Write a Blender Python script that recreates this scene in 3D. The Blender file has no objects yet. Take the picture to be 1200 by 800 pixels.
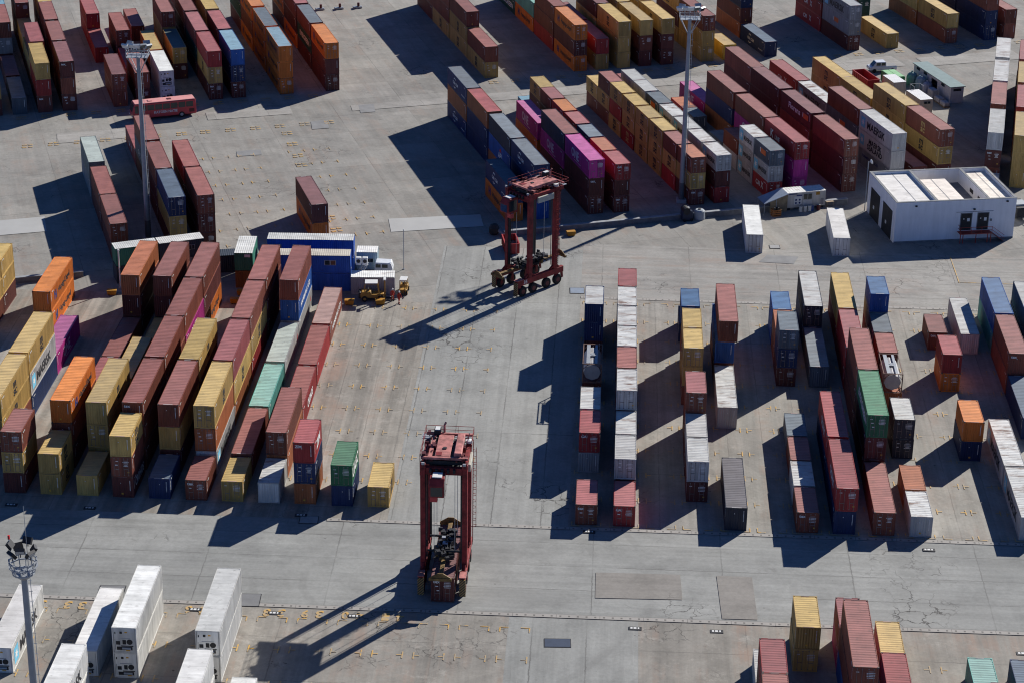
import bpy, bmesh, math, random, re
from mathutils import Vector, Matrix
random.seed(7)
R = math.radians
S = bpy.context.scene
COL = S.collection
# ---------------------------------------------------------------- camera
CAM_F, CAM_PITCH, CAM_ROLL, CAM_H = 2591.15, R(24.336), R(0.8584), 120.856
cd = bpy.data.cameras.new('camera'); cam = bpy.data.objects.new('camera', cd); COL.objects.link(cam)
cd.sensor_fit = 'HORIZONTAL'; cd.sensor_width = 36.0; cd.lens = CAM_F/1200*36
cd.clip_start = 1; cd.clip_end = 6000
cp, sp = math.cos(CAM_PITCH), math.sin(CAM_PITCH)
fw = Vector((0, cp, -sp)); rt = Vector((1, 0, 0)); up = rt.cross(fw)
c_, s_ = math.cos(CAM_ROLL), math.sin(CAM_ROLL)
r2 = c_*rt + s_*up; u2 = -s_*rt + c_*up
m = Matrix.Identity(4)
for i in range(3):
    m[i][0] = r2[i]; m[i][1] = u2[i]; m[i][2] = -fw[i]
m[2][3] = CAM_H
cam.matrix_world = m
S.camera = cam
# ---------------------------------------------------------------- light
EL, AZ = R(30.5), R(40.5)
w = bpy.data.worlds.new('World'); S.world = w; w.use_nodes = True
nt = w.node_tree; bg = nt.nodes['Background']
sky = nt.nodes.new('ShaderNodeTexSky'); sky.sky_type = 'NISHITA'; sky.sun_disc = False
sky.sun_elevation = EL; sky.sun_rotation = AZ; sky.altitude = 3000; sky.air_density = 0.7; sky.dust_density = 0.0; sky.ozone_density = 10.0
nt.links.new(sky.outputs[0], bg.inputs[0]); bg.inputs[1].default_value = 0.085
sd = bpy.data.lights.new('sun', 'SUN'); sd.energy = 5.0; sd.angle = R(0.5); sd.color = (1.0, 0.96, 0.895)
sun = bpy.data.objects.new('sun', sd); COL.objects.link(sun)
d = Vector((math.sin(AZ)*math.cos(EL), math.cos(AZ)*math.cos(EL), math.sin(EL)))
sun.rotation_euler = d.to_track_quat('Z', 'Y').to_euler()
sun.location = (0, 250, 200)
S.view_settings.view_transform = 'Standard'; S.view_settings.look = 'None'
S.view_settings.exposure = 0.55; S.view_settings.gamma = 1.0
S.view_settings.use_curve_mapping = False
S.cycles.filter_width = 1.1; S.cycles.max_bounces = 6; S.cycles.diffuse_bounces = 3
# ---------------------------------------------------------------- node helpers
class NG:
    def __init__(s, name):
        s.mat = bpy.data.materials.new(name); s.mat.use_nodes = True
        s.t = s.mat.node_tree; s.b = s.t.nodes['Principled BSDF']
    def n(s, typ, **kw):
        o = s.t.nodes.new(typ)
        for k, v in kw.items(): setattr(o, k, v)
        return o
    def l(s, a, b): s.t.links.new(a, b)
    def put(s, sock, v):
        if isinstance(v, bpy.types.NodeSocket): s.l(v, sock)
        else: sock.default_value = v
    def math(s, op, a, b=0.0, c=None, clamp=False):
        o = s.n('ShaderNodeMath', operation=op, use_clamp=clamp)
        s.put(o.inputs[0], a); s.put(o.inputs[1], b)
        if c is not None: s.put(o.inputs[2], c)
        return o.outputs[0]
    def mix(s, f, a, b, mode='MIX'):
        o = s.n('ShaderNodeMix', data_type='RGBA', blend_type=mode)
        s.put(o.inputs['Factor'], f); s.put(o.inputs[6], a); s.put(o.inputs[7], b)
        return o.outputs[2]
    def coords(s, kind='Object', scale=(1,1,1), rot=(0,0,0), loc=(0,0,0)):
        tc = s.n('ShaderNodeTexCoord'); mp = s.n('ShaderNodeMapping')
        mp.inputs['Scale'].default_value = scale; mp.inputs['Rotation'].default_value = rot; mp.inputs['Location'].default_value = loc
        s.l(tc.outputs[kind], mp.inputs[0]); return mp.outputs[0]
    def noise(s, v, scale, detail=3.0, rough=0.55, dist=0.0):
        o = s.n('ShaderNodeTexNoise'); s.l(v, o.inputs['Vector'])
        o.inputs['Scale'].default_value = scale; o.inputs['Detail'].default_value = detail
        o.inputs['Roughness'].default_value = rough; o.inputs['Distortion'].default_value = dist
        return o.outputs['Fac']
    def ramp(s, f, lo, hi, a=0.0, b=1.0):
        o = s.n('ShaderNodeMapRange'); o.clamp = True
        s.put(o.inputs[0], f); o.inputs[1].default_value = lo; o.inputs[2].default_value = hi
        o.inputs[3].default_value = a; o.inputs[4].default_value = b
        return o.outputs[0]
def rgba(c): return (c[0], c[1], c[2], 1.0)
MATS = {}
def flat(name, c, rough=0.6, metal=0.0, var=0.12, scale=1.2, spec=0.3):
    if name in MATS: return MATS[name]
    g = NG(name); v = g.coords('Object')
    f = g.noise(v, scale, 4.0)
    k = g.ramp(f, 0.3, 0.7, 1-var, 1+var)
    o = g.n('ShaderNodeVectorMath', operation='SCALE'); o.inputs[0].default_value = c; g.l(k, o.inputs['Scale'])
    g.l(o.outputs[0], g.b.inputs['Base Color'])
    g.b.inputs['Roughness'].default_value = rough; g.b.inputs['Metallic'].default_value = metal
    g.b.inputs['Specular IOR Level'].default_value = spec
    MATS[name] = g.mat; return g.mat
def obj_offset(g, v):
    oi = g.n('ShaderNodeObjectInfo')
    o = g.n('ShaderNodeVectorMath', operation='ADD'); g.l(v, o.inputs[0])
    c = g.n('ShaderNodeCombineXYZ')
    k = g.math('MULTIPLY', oi.outputs['Random'], 137.0); k2 = g.math('MULTIPLY', oi.outputs['Random'], 71.0)
    g.l(k, c.inputs[0]); g.l(k2, c.inputs[1]); g.l(k, c.inputs[2]); g.l(c.outputs[0], o.inputs[1])
    at = g.n('ShaderNodeAttribute', attribute_name='shade')
    return o.outputs[0], g.math('FRACT', g.math('ADD', oi.outputs['Random'], at.outputs['Fac']))
def paint(name, c, rust=0.4, var=0.22):
    """weathered container side paint: per-container shade, vertical streaks, rust spots"""
    if name in MATS: return MATS[name]
    g = NG(name); v0 = g.coords('Object'); v, rnd = obj_offset(g, v0)
    mp = g.n('ShaderNodeMapping'); mp.inputs['Scale'].default_value = (1.6, 1.6, 0.16); g.l(v, mp.inputs[0])
    streak = g.noise(mp.outputs[0], 1.0, 4.0, 0.6)
    cloud = g.noise(v, 0.35, 3.0)
    k = g.ramp(rnd, 0, 1, 1-var, 1+var)
    k = g.math('MULTIPLY', k, g.ramp(streak, 0.28, 0.72, 0.74, 1.16))
    k = g.math('MULTIPLY', k, g.ramp(cloud, 0.3, 0.7, 0.84, 1.12))
    o = g.n('ShaderNodeVectorMath', operation='SCALE'); o.inputs[0].default_value = c; g.l(k, o.inputs['Scale'])
    spots = g.noise(v, 2.6, 5.0, 0.7)
    rf = g.math('MULTIPLY', g.ramp(spots, 0.66, 0.74), rust)
    col = g.mix(rf, o.outputs[0], (0.09, 0.035, 0.018, 1))
    dust = g.math('MULTIPLY', g.ramp(streak, 0.62, 0.8), 0.10)
    col = g.mix(dust, col, (0.32, 0.29, 0.26, 1))
    g.l(col, g.b.inputs['Base Color'])
    g.b.inputs['Roughness'].default_value = 0.55; g.b.inputs['Specular IOR Level'].default_value = 0.3
    MATS[name] = g.mat; return g.mat
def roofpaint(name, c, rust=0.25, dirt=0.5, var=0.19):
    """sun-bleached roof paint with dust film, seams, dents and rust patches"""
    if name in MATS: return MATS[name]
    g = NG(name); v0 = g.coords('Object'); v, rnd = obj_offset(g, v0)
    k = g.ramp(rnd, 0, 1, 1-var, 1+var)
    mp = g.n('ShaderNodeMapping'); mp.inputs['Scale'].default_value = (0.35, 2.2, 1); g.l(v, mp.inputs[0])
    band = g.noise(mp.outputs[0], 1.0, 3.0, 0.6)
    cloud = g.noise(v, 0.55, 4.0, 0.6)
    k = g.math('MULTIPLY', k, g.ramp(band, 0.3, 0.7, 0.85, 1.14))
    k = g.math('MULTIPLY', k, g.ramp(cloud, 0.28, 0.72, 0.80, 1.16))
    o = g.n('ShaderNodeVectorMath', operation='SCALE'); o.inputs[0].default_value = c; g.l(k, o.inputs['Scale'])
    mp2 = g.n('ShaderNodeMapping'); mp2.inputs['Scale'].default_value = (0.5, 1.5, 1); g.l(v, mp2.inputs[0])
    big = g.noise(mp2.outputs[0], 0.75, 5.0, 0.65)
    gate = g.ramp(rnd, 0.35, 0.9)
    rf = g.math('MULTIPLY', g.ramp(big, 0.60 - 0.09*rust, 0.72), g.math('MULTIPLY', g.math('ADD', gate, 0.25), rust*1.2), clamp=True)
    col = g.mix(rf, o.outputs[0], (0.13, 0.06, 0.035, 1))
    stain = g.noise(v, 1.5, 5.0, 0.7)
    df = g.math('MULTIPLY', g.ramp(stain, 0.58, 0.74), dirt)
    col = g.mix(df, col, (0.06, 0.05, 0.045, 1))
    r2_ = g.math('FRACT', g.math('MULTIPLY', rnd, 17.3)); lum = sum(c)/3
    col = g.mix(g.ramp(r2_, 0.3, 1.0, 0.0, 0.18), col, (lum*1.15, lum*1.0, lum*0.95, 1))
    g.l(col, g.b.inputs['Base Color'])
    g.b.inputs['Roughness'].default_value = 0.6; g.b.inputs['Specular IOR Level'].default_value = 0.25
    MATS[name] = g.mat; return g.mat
# colour codes: (word, side colour, roof colour, roof rust)
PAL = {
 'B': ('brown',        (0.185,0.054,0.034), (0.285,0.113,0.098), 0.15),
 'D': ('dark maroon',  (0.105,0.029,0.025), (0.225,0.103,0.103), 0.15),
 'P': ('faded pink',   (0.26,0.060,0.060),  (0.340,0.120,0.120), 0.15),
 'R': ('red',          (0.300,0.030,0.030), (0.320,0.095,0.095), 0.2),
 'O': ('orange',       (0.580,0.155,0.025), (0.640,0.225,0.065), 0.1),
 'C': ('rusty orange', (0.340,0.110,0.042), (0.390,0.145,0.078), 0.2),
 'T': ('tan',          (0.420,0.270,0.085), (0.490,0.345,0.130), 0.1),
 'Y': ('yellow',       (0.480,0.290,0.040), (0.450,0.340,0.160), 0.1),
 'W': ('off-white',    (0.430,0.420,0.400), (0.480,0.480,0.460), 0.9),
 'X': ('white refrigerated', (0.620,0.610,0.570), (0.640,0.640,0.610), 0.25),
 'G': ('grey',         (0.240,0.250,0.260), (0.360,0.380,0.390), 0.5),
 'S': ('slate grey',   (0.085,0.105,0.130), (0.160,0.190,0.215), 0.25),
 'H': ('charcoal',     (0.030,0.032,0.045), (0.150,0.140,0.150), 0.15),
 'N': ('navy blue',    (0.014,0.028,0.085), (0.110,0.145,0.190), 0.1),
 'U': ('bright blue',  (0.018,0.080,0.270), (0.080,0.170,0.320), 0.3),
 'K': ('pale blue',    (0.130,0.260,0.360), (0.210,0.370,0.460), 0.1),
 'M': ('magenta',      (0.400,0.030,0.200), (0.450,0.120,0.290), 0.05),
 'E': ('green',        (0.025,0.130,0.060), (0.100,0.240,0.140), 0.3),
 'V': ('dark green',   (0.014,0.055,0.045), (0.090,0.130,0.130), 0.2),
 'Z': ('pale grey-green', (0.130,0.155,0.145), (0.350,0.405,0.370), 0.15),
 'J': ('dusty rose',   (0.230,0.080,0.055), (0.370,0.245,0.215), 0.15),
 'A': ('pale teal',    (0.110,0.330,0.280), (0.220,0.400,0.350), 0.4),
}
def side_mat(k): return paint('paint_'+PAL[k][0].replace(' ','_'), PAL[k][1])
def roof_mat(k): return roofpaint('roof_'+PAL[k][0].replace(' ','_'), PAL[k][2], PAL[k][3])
M_WHITE = flat('white_lettering', (0.62,0.62,0.60), 0.6, var=0.06)
M_BLACK = flat('black_lettering', (0.020,0.020,0.024), 0.6)
M_NAVYL = flat('navy_lettering', (0.02,0.03,0.13), 0.6)
M_GOLDL = flat('gold_lettering', (0.42,0.29,0.11), 0.6)
M_ORANGEL = flat('orange_emblem', (0.55,0.12,0.03), 0.6)
M_REDL = flat('red_lettering', (0.5,0.03,0.03), 0.6)
M_SKYL = flat('sky_blue_emblem', (0.14,0.42,0.58), 0.6)
M_PALEL = flat('pale_lettering', (0.55,0.42,0.50), 0.6)
M_YEL = flat('yellow_sticker', (0.60,0.33,0.04), 0.6)
M_STEEL = flat('galvanised_steel', (0.32,0.34,0.36), 0.5, 0.4)
M_DARK = flat('dark_machinery', (0.022,0.022,0.024), 0.6, var=0.3)
M_RUBBER = flat('black_rubber', (0.018,0.018,0.019), 0.85)
M_GLASS = flat('tinted_glass', (0.02,0.028,0.033), 0.08, spec=0.6)
# ---------------------------------------------------------------- mesh helpers
class MB:
    """collects shapes for one mesh; mat index per call"""
    def __init__(s): s.bm = bmesh.new(); s.mi = 0
    def face(s, vs):
        f = s.bm.faces.new(vs); f.material_index = s.mi; return f
    def box(s, c, dim, rz=0.0, M=None):
        x, y, z = dim[0]/2, dim[1]/2, dim[2]/2
        mt = M if M is not None else Matrix.Translation(Vector(c)) @ Matrix.Rotation(rz, 4, 'Z')
        v = [s.bm.verts.new(mt @ Vector(p)) for p in ((-x,-y,-z),(x,-y,-z),(x,y,-z),(-x,y,-z),(-x,-y,z),(x,-y,z),(x,y,z),(-x,y,z))]
        for q in ((0,3,2,1),(4,5,6,7),(0,1,5,4),(1,2,6,5),(2,3,7,6),(3,0,4,7)): s.face([v[i] for i in q])
        return s
    def bx(s, x0, x1, y0, y1, z0, z1): return s.box(((x0+x1)/2,(y0+y1)/2,(z0+z1)/2), (x1-x0,y1-y0,z1-z0))
    def bar(s, a, b, t=0.1, t2=None):
        a, b = Vector(a), Vector(b); dd = b-a; L = dd.length
        M = Matrix.Translation((a+b)/2) @ dd.to_track_quat('Z', 'Y').to_matrix().to_4x4()
        return s.box((0,0,0), (t, t2 or t, L), M=M)
    def tube(s, a, b, r, r2=None, n=10, caps=True):
        a, b = Vector(a), Vector(b); dd = b-a
        q = dd.to_track_quat('Z', 'Y').to_matrix(); r2 = r if r2 is None else r2
        A = [s.bm.verts.new(a + q @ Vector((r*math.cos(2*math.pi*i/n), r*math.sin(2*math.pi*i/n), 0))) for i in range(n)]
        B = [s.bm.verts.new(b + q @ Vector((r2*math.cos(2*math.pi*i/n), r2*math.sin(2*math.pi*i/n), 0))) for i in range(n)]
        for i in range(n): s.face((A[i], A[(i+1)%n], B[(i+1)%n], B[i]))
        if caps: s.face(A[::-1]); s.face(B)
        return s
    def lathe(s, prof, M=Matrix.Identity(4), n=16):
        rings = []
        for r, z in prof:
            rings.append([s.bm.verts.new(M @ Vector((r*math.cos(2*math.pi*i/n), r*math.sin(2*math.pi*i/n), z))) for i in range(n)])
        for a, b in zip(rings, rings[1:]):
            for i in range(n): s.face((a[i], a[(i+1)%n], b[(i+1)%n], b[i]))
        s.face(rings[0][::-1]); s.face(rings[-1]); return s
    def prism(s, poly, z0, z1, M=Matrix.Identity(4)):
        a = [s.bm.verts.new(M @ Vector((x,y,z0))) for x, y in poly]; b = [s.bm.verts.new(M @ Vector((x,y,z1))) for x, y in poly]
        n = len(poly)
        for i in range(n): s.face((a[i], a[(i+1)%n], b[(i+1)%n], b[i]))
        s.face(a[::-1]); s.face(b); return s
    def quad(s, pts): s.face([s.bm.verts.new(Vector(p)) for p in pts]); return s
    def mesh(s, name, recalc=True):
        if recalc: bmesh.ops.recalc_face_normals(s.bm, faces=s.bm.faces[:])
        me = bpy.data.meshes.new(name); s.bm.to_mesh(me); s.bm.free(); return me
    def build(s, name, mats, parent=None, recalc=True, bevel=0.0):
        if bevel: bmesh.ops.bevel(s.bm, geom=s.bm.edges[:], offset=bevel, segments=1, affect='EDGES', clamp_overlap=True)
        me = s.mesh(name, recalc)
        return put(name, me, mats, parent)
def put(name, me, mats, parent=None):
    o = bpy.data.objects.new(name, me); COL.objects.link(o)
    mats = mats if isinstance(mats, (list, tuple)) else [mats]
    if len(me.materials) == 0:
        for mm in mats: me.materials.append(mm)
    for i, mm in enumerate(mats):
        if me.materials[i] is not mm:
            o.material_slots[i].link = 'OBJECT'; o.material_slots[i].material = mm
    if parent is not None: o.parent = parent
    return o
def empty(name, loc, rz=0.0):
    o = bpy.data.objects.new(name, None); COL.objects.link(o); o.location = loc; o.rotation_euler = (0,0,rz); o.empty_display_size = 0.5
    return o
def tag(o, label, cat, group=None, kind=None):
    if label: o['label'] = label
    if cat: o['category'] = cat
    if group: o['group'] = group
    if kind: o['kind'] = kind
    return o
def copy_tree(o, parent=None):
    c = o.copy(); COL.objects.link(c)
    if parent is not None: c.parent = parent
    for ch in list(o.children): copy_tree(ch, c)
    return c
# ---------------------------------------------------------------- text
TXT = {}
def text_mesh(body, h, width=None, lsp=0.8):
    """lettering mesh, x right, z up, centred, cap height h (per line), facing -Y"""
    key = (body, h, width, lsp)
    if key in TXT: return TXT[key]
    cu = bpy.data.curves.new('lettering', 'FONT'); cu.body = body; cu.align_x = 'CENTER'; cu.space_line = lsp
    cu.size = 1.0; cu.resolution_u = 2; cu.offset = 0.028
    o = bpy.data.objects.new('lettering', cu)
    me = bpy.data.meshes.new_from_object(o)
    bpy.data.objects.remove(o); bpy.data.curves.remove(cu)
    xs = [v.co.x for v in me.vertices]; ys = [v.co.y for v in me.vertices]
    cx, cy = (min(xs)+max(xs))/2, (min(ys)+max(ys))/2
    sy = h/(max(ys)-min(ys)); sx = sy if width is None else width/(max(xs)-min(xs))
    for v in me.vertices: v.co = Vector(((v.co.x-cx)*sx, 0.0, (v.co.y-cy)*sy))
    me.materials.clear(); TXT[key] = me; return me
# ---------------------------------------------------------------- shipping container kit
W2 = 1.219
def corr_profile(L, depth, pitch, start=0.0):
    pts = []; n = max(4, int(round(L/pitch))); p = L/n
    for i in range(n):
        y = start + i*p
        pts += [(y, 0.0), (y+p*0.26, 0.0), (y+p*0.5, depth), (y+p*0.76, depth)]
    pts.append((start+L, 0.0)); return pts
KIT = {}
def kit(L, H):
    if (L, H) in KIT: return KIT[(L, H)]
    k = {}
    zb, zt = 0.16, H-0.10
    # corrugated long walls + solid rear end + floor
    b = MB()
    for sx in (-1, 1):
        pr = corr_profile(L-0.24, 0.036, 0.29, 0.12)
        lo = [b.bm.verts.new((sx*(W2-0.012-dd), y, zb)) for y, dd in pr]; hi = [b.bm.verts.new((sx*(W2-0.012-dd), y, zt)) for y, dd in pr]
        for i in range(len(pr)-1):
            q = (lo[i], lo[i+1], hi[i+1], hi[i]); b.face(q if sx > 0 else q[::-1])
    b.quad([(W2-0.03, L-0.03, zb), (-W2+0.03, L-0.03, zb), (-W2+0.03, L-0.03, zt), (W2-0.03, L-0.03, zt)])
    b.quad([(-W2+0.02, 0.05, 0.15), (-W2+0.02, L-0.05, 0.15), (W2-0.02, L-0.05, 0.15), (W2-0.02, 0.05, 0.15)])
    k['wall'] = b.mesh('container_walls', recalc=False)
    b = MB()  # blind end wall
    pr = corr_profile(2*W2-0.24, 0.04, 0.26, -W2+0.12)
    lo = [b.bm.verts.new((x, 0.012+dd, zb)) for x, dd in pr]; hi = [b.bm.verts.new((x, 0.012+dd, zt)) for x, dd in pr]
    for i in range(len(pr)-1): b.face((lo[i], lo[i+1], hi[i+1], hi[i]))
    k['end'] = b.mesh('container_end', recalc=False)
    b = MB()  # roof sheet
    n = int(round((L-0.3)/0.42)); p = (L-0.3)/n
    ys = []
    for i in range(n): ys += [(0.15+i*p, 0), (0.15+i*p+p*0.3, 0), (0.15+i*p+p*0.5, -0.022), (0.15+i*p+p*0.8, -0.022)]
    ys.append((L-0.15, 0))
    lo = [b.bm.verts.new((-W2+0.05, y, H-0.025+dz)) for y, dz in ys]; hi = [b.bm.verts.new((W2-0.05, y, H-0.025+dz)) for y, dz in ys]
    for i in range(len(ys)-1): b.face((lo[i], hi[i], hi[i+1], lo[i+1]))
    for y0, y1 in ((0.0, 0.15), (L-0.15, L)):
        b.quad([(-W2+0.05, y0+0.03 if y0 == 0 else y0, H-0.024), (W2-0.05, y0+0.03 if y0 == 0 else y0, H-0.024), (W2-0.05, y1 if y0 == 0 else y1-0.03, H-0.024), (-W2+0.05, y1 if y0 == 0 else y1-0.03, H-0.024)])
    b.mi = 1
    b.bx(-0.55,0.55,0.02,0.10,H-0.02,H+0.004); b.bx(-0.4,0.4,L-0.10,L-0.03,H-0.02,H+0.004)
    k['roof'] = b.mesh('container_roof', recalc=False)
    b = MB()
    for i in range(4):
        y0, y1 = 0.02+i*(L-0.04)/4, 0.02+(i+1)*(L-0.04)/4-0.02
        b.quad([(-W2+0.05,y0,H-0.02),(W2-0.05,y0,H-0.02),(W2-0.05,y1,H-0.02),(-W2+0.05,y1,H-0.02)]); b.quad([(-W2+0.05,y1,H-0.02),(W2-0.05,y1,H-0.02),(W2-0.05,y1+0.02,H-0.028),(-W2+0.05,y1+0.02,H-0.028)])
    k['smooth'] = b.mesh('container_roof', recalc=False)
    b = MB()  # frame
    for sx in (-1, 1):
        for y in (0.06, L-0.06): b.box((sx*(W2-0.062), y, H/2), (0.12, 0.12, H-0.236))
        b.box((sx*(W2-0.03), L/2, H-0.056), (0.058, L-0.36, 0.10)); b.box((sx*(W2-0.03), L/2, 0.10), (0.056, L-0.36, 0.15))
    for y in (0.035, L-0.035): b.box((0, y, H-0.062), (2*W2-0.36, 0.066, 0.12)); b.box((0, y, 0.09), (2*W2-0.36, 0.066, 0.14))
    b.mi = 1
    for sx in (-1, 1):
        for y in (0.081, L-0.081):
            for z in (0.059, H-0.056): b.box((sx*(W2-0.085), y, z), (0.178, 0.178, 0.118))
    k['frame'] = b.mesh('container_frame')
    for sx, nm in ((-1, 'doorL'), (1, 'doorR')):
        b = MB(); cx = sx*0.545
        b.box((cx, 0.045, (zb+zt)/2), (1.07, 0.05, zt-zb-0.02))
        for z in (zb+0.35, (zb+zt)/2-0.25, (zb+zt)/2+0.3, zt-0.4): b.box((cx, 0.018, z), (1.0, 0.012, 0.05))
        k[nm] = b.mesh('container_door')
        b = MB()
        for dx in (-0.26, 0.22):
            b.tube((cx+dx, -0.012, zb+0.06), (cx+dx, -0.012, zt-0.06), 0.022, n=6)
            for z in (zb+0.1, zt-0.1): b.box((cx+dx, 0.0, z), (0.12, 0.05, 0.09))
            b.box((cx+dx*0.55, -0.02, 1.05), (abs(dx)*1.2, 0.03, 0.05))
        k[nm+'rods'] = b.mesh('lock_rods')
    variants(k, L, H)
    KIT[(L, H)] = k; return k
def variants(k, L, H):
    """door, end-wall and side-wall meshes carrying their stencilled marks (four patterns)"""
    def join(base, boxes):
        me = k[base].copy(); bm = bmesh.new(); bm.from_mesh(me); mb = MB(); mb.bm.free(); mb.bm = bm
        for mi_, c, dim in boxes: mb.mi = mi_; mb.box(c, dim)
        bm.to_mesh(me); bm.free(); return me
    st = []
    for sx in (-1, 1):
        for i in range(7): st.append((1, (sx*W2, 0.42, H-0.5-i*0.17), (0.012, 0.10, 0.10)))
        for i in range(3): st.append((1, (sx*W2, 0.95+0.28*i, H-0.42), (0.012, 0.2, 0.10)))
    k['wall'] = join('wall', st)
    for v in range(4):
        rr = random.Random(v*31+5)
        bl, br = [], []
        for i in range(5): br.append((1, (0.5, 0.016, H-0.5-i*0.17), (rr.uniform(0.35, 0.8), 0.006, 0.075)))
        for i in range(rr.randint(1, 3)): bl.append((1, (-0.75+rr.random()*0.3, 0.016, H-0.55-i*0.5), (0.3, 0.006, 0.12)))
        if rr.random() < 0.6: br.append((1, (0.4, 0.016, 0.75), (0.28, 0.006, 0.26)))
        if rr.random() < 0.5: br.append((2, (0.75, 0.014, 0.65), (0.2, 0.008, 0.16)))
        k['doorL%d' % v] = join('doorL', bl); k['doorR%d' % v] = join('doorR', br)
        e = [(1, (0.82, 0.003, H-0.45-i*0.15), (0.09, 0.006, 0.09)) for i in range(9)]
        if rr.random() < 0.5: e.append((2, (rr.uniform(-0.8, 0.7), 0.003, rr.choice((0.5, H-0.6))), (0.22, 0.006, 0.2)))
        if rr.random() < 0.6: e.append((1, (rr.uniform(-0.3, 0.3), 0.003, H-0.75), (0.09, 0.006, 0.09)))
        k['end%d' % v] = join('end', e)
def star_mesh(b, cx, cz, r, n=7, y=0.0):
    c = b.bm.verts.new((cx, y, cz)); pts = []
    for i in range(2*n):
        a = math.pi/2 + math.pi*i/n; q = r if i % 2 == 0 else r*0.42
        pts.append(b.bm.verts.new((cx+q*math.cos(a), y, cz+q*math.sin(a))))
    for i in range(2*n): b.face((c, pts[i], pts[(i+1)%(2*n)]))
EMB = {}
def emblem(kind):
    if kind in EMB: return EMB[kind]
    b = MB()
    if kind == 'star':
        b.bx(-0.75,0.75,0,0.006,-0.85,0.85); b.mi = 1; star_mesh(b, 0, 0, 0.58, y=-0.008); mats = [M_SKYL, M_WHITE]
    elif kind == 'hl':
        b.prism([(-.55,-.6),(-.2,-.6),(-.2,-.12),(.2,-.12),(.2,-.6),(.55,-.6),(.55,.6),(.2,.6),(.2,.15),(-.2,.15),(-.2,.6),(-.55,.6)], 0, 0.006, Matrix.Rotation(math.pi/2, 4, 'X')); mats = [M_NAVYL]
    elif kind == 'arcs':
        for s in (-1, 1):
            for i in range(5):
                a0, a1 = R(50+i*16), R(66+i*16)
                b.quad([(0.9*math.cos(a0)*s, 0, s*0.9*math.sin(a0)), (0.9*math.cos(a1)*s, 0, s*0.9*math.sin(a1)), (0.74*math.cos(a1)*s, 0, s*0.74*math.sin(a1)), (0.74*math.cos(a0)*s, 0, s*0.74*math.sin(a0))])
        mats = [M_WHITE]
    elif kind == 'panel':
        b.bx(-1.0,1.0,0,0.006,-0.42,0.42); b.mi = 1; b.bx(-1.25,-1.02,-0.002,0.004,-0.3,0.42); mats = [M_ORANGEL, M_WHITE]
    elif kind == 'line':
        b.bx(-1.7,1.7,0,0.006,-0.04,0.04); mats = [M_PALEL]
    elif kind == 'bigx':
        b.box((0,0,0),(0.16,0.006,1.3),M=Matrix.Rotation(R(35),4,'Y')); b.box((0,-0.004,0),(0.16,0.006,1.3),M=Matrix.Rotation(R(-35),4,'Y')); mats = [M_WHITE]
    elif kind == 'apl':
        b.prism([(-.7,-.3),(.7,-.3),(.2,.3)], 0, 0.006, Matrix.Rotation(math.pi/2, 4, 'X')); mats = [M_REDL]
    EMB[kind] = (b.mesh('emblem'), mats); return EMB[kind]
def logo_parts(kind, L):
    """(mesh, materials, offset along reading direction, height) pieces; x measured from centre of the side"""
    T = text_mesh; big = L > 8
    if kind == 'msc': return [(T('m\nsc', 1.75, 1.45, 0.62), [M_BLACK], 0.0 if big else 0.0, 1.35)]
    if kind == 'mscg': return [(T('m\nsc', 1.75, 1.45, 0.62), [M_GOLDL], 0.0, 1.35)]
    if kind == 'maersk':
        if big: return [(*emblem('star'), -4.6, 1.4), (T('MAERSK', 1.25, 6.6), [M_BLACK], 0.2, 1.35)]
        return [(*emblem('star'), -2.1, 1.35), (T('MAERSK', 0.75, 3.3), [M_BLACK], 0.7, 1.25)]
    if kind == 'sealand': return [(*emblem('star'), -4.6, 1.4), (T('MAERSK\nSEALAND', 1.9, 5.6), [M_BLACK], 0.2, 1.35)]
    if kind == 'hapag':
        return [(*emblem('hl'), -3.6, 1.5), (T('Hapag-Lloyd', 1.05, 6.2), [M_BLACK if big else M_NAVYL], 1.0, 1.4)] if big else [(*emblem('hl'), -2, 1.4), (T('Hapag-Lloyd', 0.7, 3.2), [M_NAVYL], .6, 1.3)]
    if kind == 'one': return [(T('ONE', 1.5, 3.6), [M_PALEL], -0.9, 1.55), (*emblem('line'), 0.2, 0.55)]
    if kind == 'cma': return [(*emblem('arcs'), -1.4, 1.45), (T('CMA CGM', 0.55, 3.1), [M_WHITE], -1.0, 1.45), (T('CMA CGM GROUP', 0.22, 2.2), [M_WHITE], 3.9, 0.8)]
    if kind == 'apl': return [(T('APL', 1.0, 2.4), [M_WHITE], 0.6, 1.0), (*emblem('apl'), 0.6, 2.0)]
    if kind == 'evg': return [(T('EVERGREEN', 1.0, 8.5), [M_WHITE], 0.4, 1.4)]
    if kind == 'kline': return [(T('K', 1.3), [M_WHITE], -3.0, 1.4), (T('LINE', 0.7), [M_WHITE], -0.9, 1.2)]
    if kind == 'florens': return [(T('Florens', 1.0, 4.8), [M_WHITE], -0.5, 1.6), (*emblem('panel'), 4.1, 1.6)]
    if kind == 'hsud': return [(T('HAMBURG S\u00dcD', 0.85, 8.4), [M_WHITE], 0.3, 1.4)]
    if kind == 'hsudb': return [(T('HAMBURG S\u00dcD', 0.55, 6.0), [M_NAVYL], -1.0, 1.9)]
    if kind == 'cosco': return [(*emblem('panel'), 0.3, 1.5)]
    if kind == 'zim': return [(T('ZIM', 1.1, 2.9), [M_WHITE], 0.2, 1.4)]
    if kind == 'uasc': return [(T('UASC', 1.4, 4.6), [M_WHITE], 0.0, 1.3)]
    if kind == 'cai': return [(T('CAI', 0.8), [M_WHITE], -1.3 if big else -0.9, 1.3), (*emblem('bigx'), 1.2 if big else 0.8, 1.4)]
    if kind == 'hamb': return [(T('CRONOS', 1.1, 4.4), [M_WHITE], 0.3, 1.4)]
    if kind == 'wg': return [(T('U', 0.7), [M_REDL], 4.6, 1.5)]
    return []
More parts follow.
